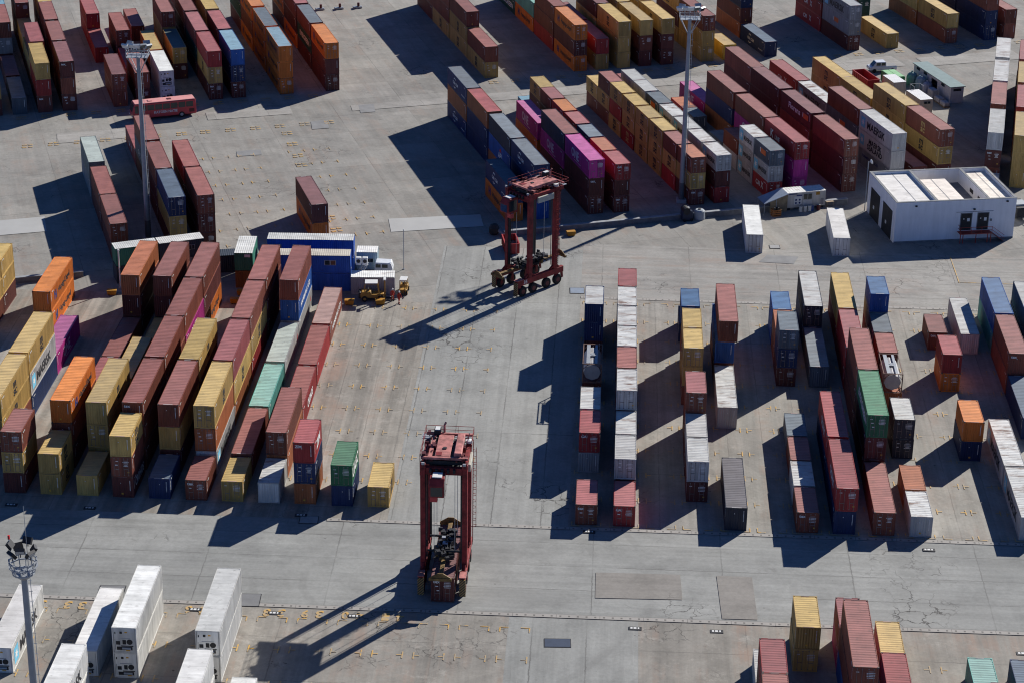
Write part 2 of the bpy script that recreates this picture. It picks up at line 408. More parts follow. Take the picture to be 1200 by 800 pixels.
LOGO_WORDS = {'msc': 'black stacked lettering', 'mscg': 'gold stacked lettering', 'maersk': 'blue star and black lettering', 'sealand': 'blue star and two lettering lines', 'hapag': 'blue emblem and dark lettering',
  'one': 'pale capital lettering', 'cma': 'white lettering between arcs', 'apl': 'white lettering under red wedge', 'evg': 'long white lettering', 'kline': 'white lettering', 'florens': 'white lettering', 'hsud': 'white lettering', 'hsudb': 'blue lettering',
  'cosco': 'orange panel', 'zim': 'white lettering', 'uasc': 'big white lettering', 'cai': 'white cross emblem', 'hamb': 'white lettering', 'wg': 'small red mark'}
L40, L20, HC, STD = 12.19, 6.06, 2.896, 2.591
NCONT = [0]; LABELS = {}
DEBUG = False
def key4(blk, u, v, i): return (blk, round(u), round(v), i)
STUFF = set('D-36,168,0;D-40,168,0;D-52,168,0;F15,171,0;F15,171,1;F15,171,2;F15,177,0;F15,177,1;F15,183,0;F23,177,0;F23,177,1;F23,190,0;F23,190,1;F36,171,0;F36,171,1;F36,171,2;L-40,226,0;L-44,264,0;L-48,264,0;L-48,264,1;L-52,239,0;L-52,239,1;L-56,240,0;L-56,240,1;L-56,252,0;L-56,252,1;L-56,264,0;L-61,226,0;L-61,239,0;L-61,252,0;L-61,264,0;L-65,239,0;L-65,264,0;L-73,227,0;L-85,264,0;L-85,264,1;L-85,264,2;L-85,270,0;L-85,270,1;Q1,331,0;Q1,339,0;Q1,339,1;Q1,353,0;Q1,353,1;Q1,366,0;Q1,366,1;Q1,366,2;Q1,380,0;Q1,380,1;Q1,380,2;Q5,338,0;Q5,338,1;Q5,353,0;Q5,353,1;Q5,353,2;Q5,366,0;Q5,366,1;Q5,366,2;Q5,380,0;Q5,380,1;Q5,380,2;R-2,237,0;R-2,250,0;R-2,262,0;R-2,269,0;R-2,269,1;R10,230,0;R10,237,0;R10,237,1;R10,250,0;R10,250,1;R10,256,0;R10,256,1;R10,269,0;R15,256,0;R2,224,0;R2,230,0;R2,237,0;R2,237,1;R2,243,0;R2,243,1;R2,250,0;R2,250,1;R2,256,0;R2,256,1;R2,262,0;R2,262,1;R2,269,0;R2,269,1;R23,262,0;R23,262,1;R23,269,0;R27,230,0;R27,268,0;R31,243,0;R31,243,1;R31,256,0;R31,268,0;R35,250,0;R35,256,0;R35,262,0;R35,269,0;R35,269,1;R56,254,0;R56,267,0;U101,310,0;U101,324,0;U104,380,0;U104,380,1;U104,393,0;U104,393,1;U104,393,2;U104,405,0;U104,405,1;U104,405,2;U105,304,0;U105,304,1;U105,304,2;U105,311,0;U105,311,1;U105,311,2;U105,317,0;U105,317,1;U105,317,2;U105,324,0;U105,324,1;U105,324,2;U105,330,0;U105,330,1;U105,336,0;U105,336,1;U105,336,2;U105,342,0;U117,304,0;U117,304,1;U117,311,0;U117,311,1;U117,317,0;U117,317,1;U117,324,0;U117,324,1;U117,330,0;U117,330,1;U117,336,0;U117,336,1;U117,343,0;U117,343,1;U121,380,0;U121,380,1;U121,380,2;U121,393,0;U121,393,1;U121,405,0;U121,405,1;U122,304,0;U122,304,1;U122,311,0;U122,311,1;U122,311,2;U122,317,0;U122,317,1;U122,317,2;U122,324,0;U122,324,1;U122,324,2;U122,330,0;U122,330,1;U122,330,2;U122,336,0;U122,336,1;U122,336,2;U123,343,0;U123,343,1;U125,367,0;U125,380,0;U125,380,1;U129,367,0;U129,380,0;U129,380,1;U129,380,2;U130,304,0;U130,304,1;U130,311,0;U130,317,0;U130,330,0;U130,335,0;U134,298,0;U134,310,0;U134,310,1;U134,324,0;U134,367,1;U134,380,0;U134,380,1;U134,380,2;U138,367,0;U138,367,1;U138,380,0;U138,380,1;U138,380,2;U143,310,0;U143,324,0;U143,324,1;U143,336,0;U143,336,1;U146,380,0;U146,380,1;U146,380,2;U151,310,0;U151,323,0;U151,335,0;U155,298,0;U158,380,2;U159,298,0;U159,310,0;U159,310,1;U159,323,0;U159,335,0;U17,367,0;U17,367,1;U175,380,1;U175,380,2;U183,380,0;U183,380,1;U195,380,1;U204,367,2;U204,380,0;U204,380,1;U204,380,2;U208,367,0;U21,393,0;U21,393,1;U21,393,2;U21,405,0;U21,405,1;U21,405,2;U25,367,0;U25,367,1;U25,380,0;U25,380,1;U25,393,0;U25,393,1;U25,405,0;U25,405,1;U25,405,2;U29,297,0;U29,309,0;U29,324,0;U29,367,0;U29,367,1;U29,380,0;U29,380,1;U29,393,0;U29,393,1;U29,405,0;U29,405,1;U29,405,2;U38,298,0;U38,310,0;U38,310,1;U38,323,0;U38,323,1;U38,336,0;U38,405,0;U42,297,0;U42,310,0;U42,310,1;U42,367,0;U42,380,0;U42,393,0;U46,367,0;U46,380,0;U46,380,1;U50,380,0;U50,393,0;U50,393,1;U54,380,0;U54,380,1;U54,393,0;U54,393,1;U54,393,2;U54,405,0;U54,405,1;U54,405,2;U58,380,0;U58,380,1;U58,393,0;U58,393,1;U58,393,2;U58,405,0;U58,405,1;U58,405,2;U67,380,0;U67,380,1;U67,393,0;U67,393,1;U67,393,2;U67,405,0;U67,405,1;U67,405,2;U75,380,0;U75,380,1;U75,393,0;U75,393,1;U75,393,2;U75,405,0;U75,405,1;U75,405,2;U92,298,0;U92,298,1;U92,310,0;U92,336,0'.split(';'))
def plate_mat(i):
    return (flat('header_plate_pale', (0.48,0.46,0.44), 0.5), flat('header_plate_dull', (0.20,0.13,0.12), 0.6), flat('header_plate_pink', (0.40,0.26,0.25), 0.6))[i % 3]
def container_pieces(tok, L, H, face):
    """(name, mesh, materials, location, z-rotation, parent index) of every piece; piece 0 is the container itself"""
    mt = re.match(r'([A-Z])(d?)(?:\*(\w+))?(?:!(\w+))?(?:\^([A-Z]))?', tok); cc, door, logo, endt, rf = mt.groups()
    NCONT[0] += 1; rng = NCONT[0]*7 + 3
    k = kit(L, H); sm = side_mat(cc); rm = roof_mat(rf or cc); O3 = (0, 0, 0)
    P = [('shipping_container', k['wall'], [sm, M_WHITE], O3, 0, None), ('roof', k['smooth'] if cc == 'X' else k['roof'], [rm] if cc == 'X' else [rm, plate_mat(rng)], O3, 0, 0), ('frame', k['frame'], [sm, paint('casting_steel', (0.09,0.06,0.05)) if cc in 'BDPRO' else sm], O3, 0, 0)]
    if cc == 'X' and not door: P.append(('refrigeration_unit', reefer_mesh(H), [sm, M_DARK, M_STEEL, M_YEL], O3, 0, 0))
    elif door:
        for nm in ('doorL', 'doorR'):
            P.append(('door', k['%s%d' % (nm, rng % 4)], [sm, M_WHITE, M_YEL], O3, 0, 0)); P.append(('lock_rods', k[nm+'rods'], [flat('rod_steel', (0.20,0.17,0.16), 0.5, 0.3)], O3, 0, len(P)-1))
    else: P.append(('end_wall', k['end%d' % (rng % 4)], [sm, M_WHITE, M_YEL], O3, 0, 0))
    if endt: P.append(('lettering', text_mesh(endt, 0.34), [M_WHITE], (-0.62, -0.012, H-0.5), 0, 0))
    if logo:
        for me, mats, off, z in logo_parts(logo, L):
            if face == 'E': P.append(('lettering', me, mats, (W2+0.004, L/2+off, z), R(90), 0))
            else: P.append(('lettering', me, mats, (-W2-0.004, L/2-off, z), R(-90), 0))
    return P
def container(tok, L, H, loc, rz, face, label, group):
    obs = []
    for nm, me, mats, lo, r_, par in container_pieces(tok, L, H, face):
        q = put(nm, me, mats, obs[par] if par is not None else None)
        if par is None: q.location = loc; q.rotation_euler = (0, 0, rz)
        else: q.location = lo; q.rotation_euler = (0, 0, r_)
        obs.append(q)
    return tag(obs[0], label, 'container', group)
MASS = []
def mass_container(tok, L, H, loc, rz, face):
    M0 = Matrix.Translation(loc) @ Matrix.Rotation(rz, 4, 'Z'); sh = random.random()
    for nm, me, mats, lo, r_, par in container_pieces(tok, L, H, face):
        if nm in ('lock_rods',): continue
        MASS.append((me, mats, M0 @ Matrix.Translation(lo) @ Matrix.Rotation(r_, 4, 'Z'), sh))
def build_mass(name, label):
    """the containers beyond the 300 largest, as one object"""
    mats = []; vs = []; fs = []; mi = []; shade = []
    for me, mm, M, sh in MASS:
        idx = []
        for m_ in mm:
            if m_ not in mats: mats.append(m_)
            idx.append(mats.index(m_))
        o_ = len(vs)
        vs.extend([tuple(M @ v.co) for v in me.vertices])
        for p_ in me.polygons: fs.append([o_+i for i in p_.vertices]); mi.append(idx[min(p_.material_index, len(idx)-1)]); shade.append(sh)
    me = bpy.data.meshes.new(name); me.from_pydata(vs, [], fs)
    for m_ in mats: me.materials.append(m_)
    me.polygons.foreach_set('material_index', mi)
    at = me.attributes.new('shade', 'FLOAT', 'FACE'); at.data.foreach_set('value', shade)
    o = bpy.data.objects.new(name, me); COL.objects.link(o)
    tag(o, label, None, kind='stuff'); return o
def reefer_mesh(H):
    key = ('reefer', H)
    if key in TXT: return TXT[key]
    b = MB(); b.bx(-1.06,1.06,0.02,0.06,0.17,H-0.13)
    b.mi = 1; b.bx(-0.8,0.75,0.005,0.03,0.35,0.72); b.bx(-0.2,0.15,-0.002,0.03,1.0,1.5); b.bx(-0.85,-0.45,-0.002,0.03,0.95,1.35)
    b.tube((0.5,0.015,1.28),(0.5,-0.01,1.28),0.30,n=14)
    b.bx(-0.35,0.85,-0.01,0.03,0.76,0.86); b.bx(-0.95,-0.85,0,0.03,H-0.75,H-0.5); b.bx(-0.45,-0.2,0,0.03,H-0.7,H-0.45)
    b.mi = 2; b.bx(-0.6,0.6,0.0,0.03,1.62,1.72); b.tube((-0.25,-0.02,0.55),(0.6,-0.02,0.55),0.11,n=8); b.tube((-0.95,-0.01,0.4),(-0.95,-0.01,1.6),0.03,n=6)
    b.mi = 3; b.bx(0.05,0.3,0.0,0.03,H-0.6,H-0.45); b.bx(0.1,0.5,0.0,0.03,0.24,0.34)
    TXT[key] = b.mesh('refrigeration_unit'); return TXT[key]
def tank_container(loc, rz, label, group):
    o = empty('tank_container', loc, rz); tag(o, label, 'container', group)
    st = flat('tank_steel', (0.42,0.41,0.40), 0.45, 0.2); fr = paint('tank_frame', (0.20,0.12,0.09))
    b = MB(); prof = [(0.02,0.25),(0.7,0.33),(1.0,0.5),(1.1,0.75),(1.1,L20-0.75),(1.0,L20-0.5),(0.7,L20-0.33),(0.02,L20-0.25)]
    b.lathe(prof, Matrix.Translation((0,0,1.32)) @ Matrix.Rotation(R(-90),4,'X'), 20); b.build('tank', st, o)
    b = MB()
    for sx in (-1,1):
        for y in (0.06, L20-0.06): b.box((sx*(W2-0.06), y, STD/2), (0.12,0.12,STD))
        for z in (0.08, STD-0.06): b.box((sx*(W2-0.05), L20/2, z), (0.09, L20-0.2, 0.1))
    for y in (0.06, L20-0.06):
        for z in (0.08, STD-0.06): b.box((0,y,z),(2*W2-0.2,0.1,0.1))
        for sx in (-1,1):
            for sz in (0,1):
                b.bar((sx*(W2-0.08),y,0.75 if sz==0 else STD-0.75),(sx*0.5,y,0.1 if sz==0 else STD-0.1),0.07)
    b.build('frame', fr, o)
    b = MB(); b.bx(-0.75,-0.3,0.3,L20-0.3,STD-0.05,STD-0.01); b.bx(0.3,0.62,0.3,L20-0.3,STD-0.05,STD-0.01); b.bx(-0.3,0.3,2.5,2.9,STD-0.06,STD-0.02); b.build('walkway', M_STEEL, o)
    b = MB(); b.tube((0,L20/2,2.35),(0,L20/2,STD+0.02),0.28,n=12); b.build('manhole_lid', M_STEEL, o)
    b = MB(); b.lathe([(0.02,0),(1.06,0.0),(1.06,0.05),(0.02,0.06)], Matrix.Translation((0,0.28,1.32)) @ Matrix.Rotation(R(-90),4,'X'), 8); b.build('end_plate', st, o)
    return o
# ---------------------------------------------------------------- yard layout
YAW = {'L': R(-2.9), 'R': R(-2.5), 'D': R(-3.0), 'F': R(-3.0), 'U': R(16.7), 'Q': R(-12.5)}
ORD = ['nearest', 'second', 'third', 'fourth', 'fifth', 'sixth', 'seventh', 'eighth', 'ninth']
def place(u, v, blk):
    a = YAW[blk]; return (u*math.cos(a) - v*math.sin(a), u*math.sin(a) + v*math.cos(a))
def level_phrase(i, n):
    if n == 1: return 'alone on the ground as'
    if n == 2: return ('bottom', 'top')[i] + ' of'
    return ('bottom', 'middle', 'top')[i] + ' of'
def row(blk, u, stacks, where, size, group, short=None):
    """stacks: (v, [tokens bottom to top], optional x shift of the top one)"""
    face = 'E' if blk in 'LD' else 'W'
    for j, st in enumerate(stacks):
        v, toks = st[0], st[1]; sz = st[2] if len(st) > 2 else size
        L, H = (L40, HC) if sz == 40 else (L20, STD)
        z = 0.0
        for i, tk in enumerate(toks):
            du = random.uniform(-0.035, 0.035); dv = random.uniform(-0.05, 0.05)
            if '>' in tk: tk, sh = tk.split('>'); du += float(sh)
            x, y = place(u + W2 + du, v + dv, blk)
            stackw = ('only stack' if len(stacks) == 1 else ORD[j] + ' stack')
            if tk == 'tank':
                wd, lg = 'steel tank', None
            else:
                mt = re.match(r'([A-Z])(d?)(?:\*(\w+))?', tk); wd = PAL[mt.group(1)][0]; lg = mt.group(3)
            if len(toks) == 1: ph = f'one high as {stackw}'
            else: ph = f'{level_phrase(i, len(toks))} {stackw}'
            lab = f'{wd} container, {ph}, {where}'
            if lab in LABELS: raise RuntimeError('label twice: ' + lab)
            LABELS[lab] = 1
            rz = YAW[blk] + random.uniform(-0.002, 0.002)
            if '%s%d,%d,%d' % key4(blk, u, v, i) in STUFF:
                rz = YAW[blk]; mass_container(tk, L, H, (x, y, z), rz, face); z += H+0.012; continue
            if tk == 'tank': ob = tank_container((x, y, z), rz, lab, group)
            else: ob = container(tk, L, H, (x, y, z), rz, face, lab, group)
            if DEBUG: ob['_k'] = '%s%d,%d,%d' % key4(blk, u, v, i)
            z += H + 0.012
def nth(i): return ['first','second','third','fourth','fifth','sixth','seventh','eighth','ninth','tenth','eleventh','twelfth','thirteenth','fourteenth'][i-1]
# --- left yard
g = 'containers stacked in the left yard'
LU = lambda k: -69.0 + 4.175*(k-1)
row('L', -84.9, [(263.9, ['B*mscg','T*msc','T*msc']), (270.1, ['D','T','T'])], 'short row cut by left photo edge', 20, g)
row('L', -76.9, [(264.5, ['O*hapag','O*hapag'])], 'beside the open ground at left', 40, g)
row('L', -73.1, [(226.7, ['B','T*msc','T*msc']), (239.3, ['N','W*maersk','T*msc']), (251.6, ['M*one'])], 'row behind the two-high orange stack', 40, g)
row('L', LU(1), [(220.0, ['D','Td','Bd'])], 'small stack at near left corner of left yard', 20, g)
row('L', LU(2)-0.05, [(220.0, ['T*msc','T*msc'], 20), (226.6, ['D','B','O*hapag']), (239.2, ['P']), (251.6, ['B']), (264.3, ['D','D','C'])], 'second row of left yard', 40, g)
row('L', LU(3), [(220.0, ['T'], 20), (226.5, ['T','Td','T*msc']), (239.2, ['B','T']), (251.8, ['T']), (264.4, ['D','D','B'])], 'third row of left yard', 40, g)
row('L', LU(4), [(220.0, ['D*hamb','Bd','T*msc'], 20), (226.8, ['B','B','B!tex']), (239.5, ['B','B','B']), (252.0, ['B','M*one','B']), (264.5, ['O*hapag','D','B'])], 'fourth row of left yard', 40, g)
row('L', LU(5), [(220.0, ['N'], 20), (226.6, ['D','T','B']), (239.2, ['B','B','T*msc'])], 'fifth row of left yard', 40, g)
row('L', LU(6), [(220.0, ['Bd!tex'], 20), (226.6, ['W*maersk','Cd','Td*msc']), (239.2, ['C','T*msc','P']), (251.9, ['R','T*msc','B']), (264.4, ['D','D','B'])], 'sixth row of left yard', 40, g)
row('L', LU(7), [(220.0, ['Td'], 20), (226.3, ['B']), (238.9, ['A']), (251.8, ['W*wg^Z']), (264.5, ['W*wg','U*hsud','B'])], 'seventh row of left yard', 40, g)
row('L', LU(8), [(220.0, ['W*wg'], 20), (226.3, ['C','Bd']), (238.7, ['R*hamb^B']), (251.3, ['R^B']), (264.0, ['J*hsud'])], 'eighth row of left yard', 40, g)
row('L', LU(9)-0.05, [(220.1, ['C','Nd','R*zim!ZIM'])], 'small stack before eighth row of left yard', 20, g)
row('L', LU(10), [(220.0, ['N','Ed*uasc'])], 'two-high green over navy blue pair', 20, g)
row('L', LU(11), [(220.0, ['Td*msc'])], 'lone tan box beside the lane', 20, g)
# --- white reefer row, bottom left
g = 'white refrigerated containers at the lower left'
row('D', -61.0, [(183.0, ['X*maersk'])], 'behind the nearest light mast', 40, g)
row('D', -52.5, [(167.5, ['X','X*maersk']), (183.0, ['X'])], 'refrigerated row under the mast', 40, g)
row('D', -48.4, [(183.0, ['X','X'])], 'tall refrigerated pair with machinery fronts', 40, g)
row('D', -40.2, [(167.6, ['X','X']), (183.0, ['X','X'])], 'refrigerated row beside the carrier shadow', 40, g)
row('D', -36.0, [(167.5, ['X'])], 'refrigerated row cut by lower edge', 40, g)
# --- near right yard
g = 'containers stacked in the near right yard'
S0 = 217.8; k = lambda i: S0 + 6.35*i
row('R', -2.1, [(k(0), ['Bd!tex^P']), (k(2), ['G','Rd!CAI']), (k(3), ['D','W']), (k(5), ['D','tank']), (k(7), ['D','N','N^W']), (k(8), ['D','W'])], 'first row right of the lane', 20, g)
row('R', 2.15, [(k(0), ['Rd!CAI^P']), (k(1), ['D','Wd']), (k(2), ['D','W']), (k(3), ['D','B','Wd']), (k(4), ['D','B','B']), (k(5), ['B','D','W']), (k(6), ['D','B','W']), (k(7), ['B','D','W']), (k(8), ['D','B','R'])], 'second row right of the lane', 20, g)
row('R', 10.4, [(k(1), ['Dd','Wd']), (k(2), ['D','W']), (k(3), ['D','B','Bd^P']), (k(5), ['B','T','Td*msc']), (k(6), ['T','B','T']), (k(8), ['N','U>0.2'])], 'third row right of the lane', 20, g)
row('R', 14.6, [(217.8, ['H']), (243.2, ['W']), (256.1, ['B','U','B>0.3'])], 'fourth row right of the lane', 40, g)
row('R', 22.6, [(k(0), ['Bd!tex']), (k(1), ['W^W']), (k(2), ['B']), (k(3), ['S']), (k(6), ['Dd','Nd','Sd']), (k(7), ['C','C']), (k(8), ['U','U'])], 'fifth row right of the lane', 20, g)
row('R', 26.7, [(217.8, ['N','Rd*hamb']), (230.5, ['N','R*hamb']), (255.9, ['S']), (268.5, ['N','Hd^W'])], 'sixth row right of the lane', 40, g)
row('R', 31.1, [(217.8, ['Bd']), (230.6, ['D','Dd','Ed*evg']), (243.1, ['D','D','B']), (255.7, ['R','R^P']), (268.3, ['R','T'])], 'seventh row right of the lane', 40, g)
row('R', 35.2, [(k(0), ['W']), (k(1), ['C']), (k(3), ['Hd','Hd^W']), (k(5), ['C','tank']), (k(6), ['B','B']), (k(7), ['D','S']), (k(8), ['D','G','U'])], 'eighth row right of the lane', 20, g)
row('R', 43.3, [(k(3), ['N','O']), (k(6), ['Od','R']), (k(8), ['B!tex'])], 'scattered row of small stacks at right', 20, g)
row('R', 47.3, [(217.9, ['W*maersk']), (230.4, ['W*maersk']), (267.7, ['W'])], 'row right of the scattered small stacks', 40, g)
row('R', 51.5, [(243.1, ['N']), (255.6, ['B','B!tex']), (268.2, ['A^U','U'])], 'two-high row near right photo edge', 40, g)
row('R', 55.6, [(254.5, ['N']), (267.2, ['N','S^W'])], 'last row at right photo edge', 40, g)
# --- bottom right
g = 'containers stacked at the lower right corner'
row('F', 14.6, [(170.8, ['D','D','B']), (176.9, ['W','D','R']), (183.2, ['W'])], 'first row of lower right yard', 20, g)
row('F', 18.7, [(189.5, ['Td','T'])], 'tan pair standing alone at lower right', 20, g)
row('F', 23.0, [(177.1, ['U','D','Bd'], 40), (189.5, ['M','P'])], 'maroon topped row at lower right', 20, g)
row('F', 27.2, [(177.0, ['R'], 40), (189.5, ['T'])], 'low row beside maroon stack, lower right', 20, g)
row('F', 35.8, [(170.8, ['D','B','B']), (183.3, ['A'])], 'teal row at lower right', 20, g)
row('F', 39.9, [(183.3, ['N'])], 'beside the teal one at lower right', 20, g)
row('R', 20.8, [(301.0, ['Xd'])], 'standing alone beside the workshop cabin', 40, 'white containers on the apron by the white building')
row('R', 33.4, [(300.7, ['Xd'])], 'standing alone beside the white building', 40, 'white containers on the apron by the white building')
# --- small yard beside the bus
g = 'containers in the small yard by the bus'
row('U', 29.2, [(296.8, ['Dd','Bd']), (309.3, ['D','B']), (323.5, ['G','Z'])], 'first row of yard before the bus', 40, g)
row('U', 37.7, [(297.5, ['D','Td','Nd']), (310.2, ['D','D','B']), (323.3, ['D','S*cai','B']), (336.0, ['P*cai'])], 'second row of yard before the bus', 40, g)
row('U', 41.85, [(297.4, ['Dd','Dd','Bd']), (310.0, ['D','D','R^B'])], 'third row of yard before the bus', 40, g)
row('U', 58.4, [(297.2, ['O*hapag','D'])], 'lone pair behind the blue offices', 40, g)
# --- far left yard
g = 'containers stacked in the far left yard'
V = (366.8, 379.8, 393.0, 405.2)
FL = 'row of far left yard'
row('U', 16.9, [(V[0], ['D','T'])], 'first '+FL, 40, g)
row('U', 21.0, [(V[0], ['S']), (V[1], ['D']), (V[2], ['D','Gd','B']), (V[3], ['B','B','K'])], 'second '+FL, 40, g)
row('U', 25.3, [(V[0], ['D!tex','R','T']), (V[1], ['C','T','P>0.35']), (V[2], ['D','T']), (V[3], ['B','B','Bd'])], 'third '+FL, 40, g)
row('U', 29.4, [(V[0], ['Dd!tex','B','D!tex']), (V[1], ['B','D','B']), (V[2], ['D','B','B']), (V[3], ['B','B','T'])], 'fourth '+FL, 40, g)
row('U', 38.0, [(V[0], ['B','Bd^D']), (V[2], ['R']), (V[3], ['R','R'])], 'fifth '+FL, 40, g)
row('U', 42.0, [(V[0], ['Dd','B']), (V[1], ['R']), (V[2], ['D','Bd'])], 'sixth '+FL, 40, g)
row('U', 46.15, [(V[0], ['X','X']), (V[1], ['D','O^T']), (V[3], ['B'])], 'seventh '+FL, 40, g)
row('U', 50.35, [(V[1], ['Dd','Td^V']), (V[2], ['T','T','Bd'])], 'eighth '+FL, 40, g)
row('U', 54.5, [(V[0], ['Dd!tex','Td*msc','R^P']), (V[1], ['D','V','D^P']), (V[2], ['D','D','B']), (V[3], ['D','D','B'])], 'ninth '+FL, 40, g)
row('U', 58.5, [(V[0], ['Dd!tex','Nd','U^K']), (V[1], ['D','D','D^P']), (V[2], ['D','T','T']), (V[3], ['D','B','B'])], 'tenth '+FL, 40, g)
row('U', 66.9, [(V[0], ['Od*hapag','O*hapag','O*hapag^K']), (V[1], ['O*hapag','O*hapag','O*hapag^S']), (V[2], ['O*hapag','B','O*hapag']), (V[3], ['B','E','H'])], 'eleventh '+FL, 40, g)
row('U', 75.15, [(V[0], ['Dd','D','Od*hapag']), (V[1], ['D','V*evg','D^S']), (V[2], ['O*hapag','D','D^P']), (V[3], ['D','O*hapag','B'])], 'last '+FL, 40, g)
# --- far middle yard
g = 'containers stacked in the far middle yard'
V = (367.2, 380.0, 392.8, 405.0)
FM = 'row of far middle yard'
row('U', 104.4, [(V[0], ['Td*msc','B']), (V[1], ['T*msc','T*msc','B']), (V[2], ['T*msc','B','B']), (V[3], ['B','B','B'])], 'first '+FM, 40, g)
row('U', 121.1, [(V[0], ['Od*hapag','Dd','Od*hapag']), (V[1], ['R','B','B']), (V[2], ['O*hapag','A^A']), (V[3], ['V*evg','V'])], 'second '+FM, 40, g)
row('U', 125.3, [(V[0], ['T','R^D']), (V[1], ['T','D'])], 'third '+FM, 40, g)
row('U', 129.45, [(V[0], ['T','T','T*msc']), (V[1], ['T*msc','T','D'])], 'fourth '+FM, 40, g)
row('U', 133.65, [(V[0], ['D','Bd','T*msc']), (V[1], ['D','T','T'])], 'fifth '+FM, 40, g)
row('U', 137.85, [(V[0], ['Dd','Dd','T*msc']), (V[1], ['D','D','T'])], 'sixth '+FM, 40, g)
row('U', 145.8, [(V[0], ['Td','T','Bd']), (V[1], ['T','D','T*msc'])], 'seventh '+FM, 40, g)
row('U', 150.2, [(V[0], ['Y^T'])], 'beside the far light mast head', 40, g)
row('U', 158.4, [(V[0], ['N*cma']), (V[1], ['C','D','Nd'])], 'eighth '+FM, 40, g)
row('U', 175.1, [(V[0], ['Dd','Gd*cosco^S','Gd*maersk']), (V[1], ['R*cai','R*cai','D'])], 'ninth '+FM, 40, g)
row('U', 182.9, [(V[0]-0.5, ['T*msc']), (V[1], ['V','Vd'])], 'tenth '+FM, 40, g)
row('U', 195.4, [(V[0], ['Bd','T*msc']), (V[1], ['C','T'])], 'eleventh '+FM, 40, g)
row('U', 203.6, [(V[0], ['Nd','N','B']), (V[1], ['N','N','B'])], 'twelfth '+FM, 40, g)
row('U', 207.7, [(V[0], ['B','B'])], 'last '+FM, 40, g)
# --- upper right yard
g = 'containers stacked in the upper right yard'
V = (297.8, 310.4, 323.6, 336.2)
v = (297.6, 304.1, 310.6, 317.1, 323.7, 330.3, 336.5, 342.6)
UR = 'row of upper right yard'
row('U', 88.3, [(V[0], ['O*hapag','N*cma'])], 'first '+UR, 40, g)
row('U', 92.4, [(V[0], ['U','N','N*cma^S']), (V[1], ['C','U*apl','H^S']), (V[2], ['N','N','C^R']), (V[3], ['N*cma','C','N*cma^S'])], 'second '+UR, 40, g)
row('U', 101.1, [(V[0], ['Dd','D!tex','Md*one']), (V[1], ['D','M*one','H^B']), (324.5, ['O','M*one'])], 'third '+UR, 40, g)
row('U', 104.9, [(342.2, ['K'])], 'half hidden behind the far magenta one', 20, g)
row('U', 105.2, [(v[0], ['Dd!tex','D','Rd!CAI^P']), (v[1], ['D','B','R^C']), (v[2], ['D','B','N^S']), (v[3], ['B','D','R^P']), (v[4], ['D','B','R^O']), (v[5], ['D','B','B^P']), (v[6], ['B','D','T*msc'])], 'fourth '+UR, 20, g)
row('U', 117.4, [(v[0], ['Dd!tex','Td','Bd^C']), (v[1], ['R','T*msc','B']), (v[2], ['T*msc','T*msc','T*msc']), (v[3], ['T*msc','T*msc','T*msc']), (v[4], ['R*mscg','T*msc','T*msc']), (v[5], ['T*msc','R','T*msc']), (v[6], ['B','T*msc','D^B']), (v[7], ['B','T*msc'])], 'fifth '+UR, 20, g)
row('U', 122.8, [(342.6, ['D','P'])], 'pink topped behind the off-white row', 20, g)
row('U', 121.5, [(v[0], ['R','D','Wd*maersk']), (v[1], ['D','B','W']), (v[2], ['D','B','W*maersk']), (v[3], ['B','G','W*maersk']), (v[4], ['D','G','S*cosco']), (v[5], ['D','G','W']), (v[6], ['D','B','W'])], 'sixth '+UR, 20, g)
row('U', 130.3, [(v[0], ['Rd*cai','Wd*maersk','Sd*cosco']), (v[1], ['W*maersk','W*maersk','W*maersk']), (v[2], ['W','B']), (v[3], ['S']), (v[5], ['S']), (335.2, ['R^C'])], 'seventh '+UR, 20, g)
row('U', 134.5, [(V[0], ['Md','M','Rd*kline']), (V[1], ['D','M*one','B']), (V[2], ['C','N','B']), (V[3], ['M*one'])], 'eighth '+UR, 40, g)
row('U', 142.6, [(V[0]-0.6, ['Dd','Dd','Bd']), (V[1], ['D','B','D*florens']), (V[2], ['D','D','D']), (335.8, ['D','D','B'])], 'ninth '+UR, 40, g)
row('U', 151.0, [(V[0], ['G*hsudb','W*sealand','W*maersk']), (V[1], ['D','S*cosco','B']), (V[2]-0.8, ['B','G*maersk^W']), (335.4, ['D','R*cai'])], 'tenth '+UR, 40, g)
row('U', 155.1, [(V[0], ['D'])], 'low between tall stacks behind white building', 40, g)
row('U', 159.2, [(V[0], ['D','Td*msc','Bd*mscg']), (V[1], ['B','T*msc','T*msc']), (V[2]-0.4, ['D','T*msc']), (335.4, ['T*msc','T*msc'])], 'eleventh '+UR, 40, g)
# --- column behind the white building (own direction)
g = 'containers lined up behind the white building'
def quv(x, y):
    a = YAW['Q']; return (x*math.cos(a)+y*math.sin(a), -x*math.sin(a)+y*math.cos(a))
qs = [((74.1,330.4),['B','Dd!tex','W']), ((77.4,344.8),['D','B','B']), ((80.4,357.4),['B','D','W']), ((83.3,371.0),['D','B','W'])]
u0 = sum(quv(*p_)[0] for p_, _ in qs)/4
row('Q', u0, [(quv(72.0,323.0)[1], ['W'], 20)] + [(quv(*p_)[1], t_) for p_, t_ in qs], 'first row behind white building', 40, g)
qs = [((78.2,329.1),['T','T','T']), ((81.3,343.4),['D','B','R^P']), ((84.3,356.6),['B','T','T']), ((87.2,369.8),['D','B','P'])]
u1 = sum(quv(*p_)[0] for p_, _ in qs)/4
row('Q', u1, [(quv(*p_)[1], t_) for p_, t_ in qs], 'second row behind white building', 40, g)
print('containers', NCONT[0])
build_mass('container_stacks', 'many more stacked containers filling the yards behind')
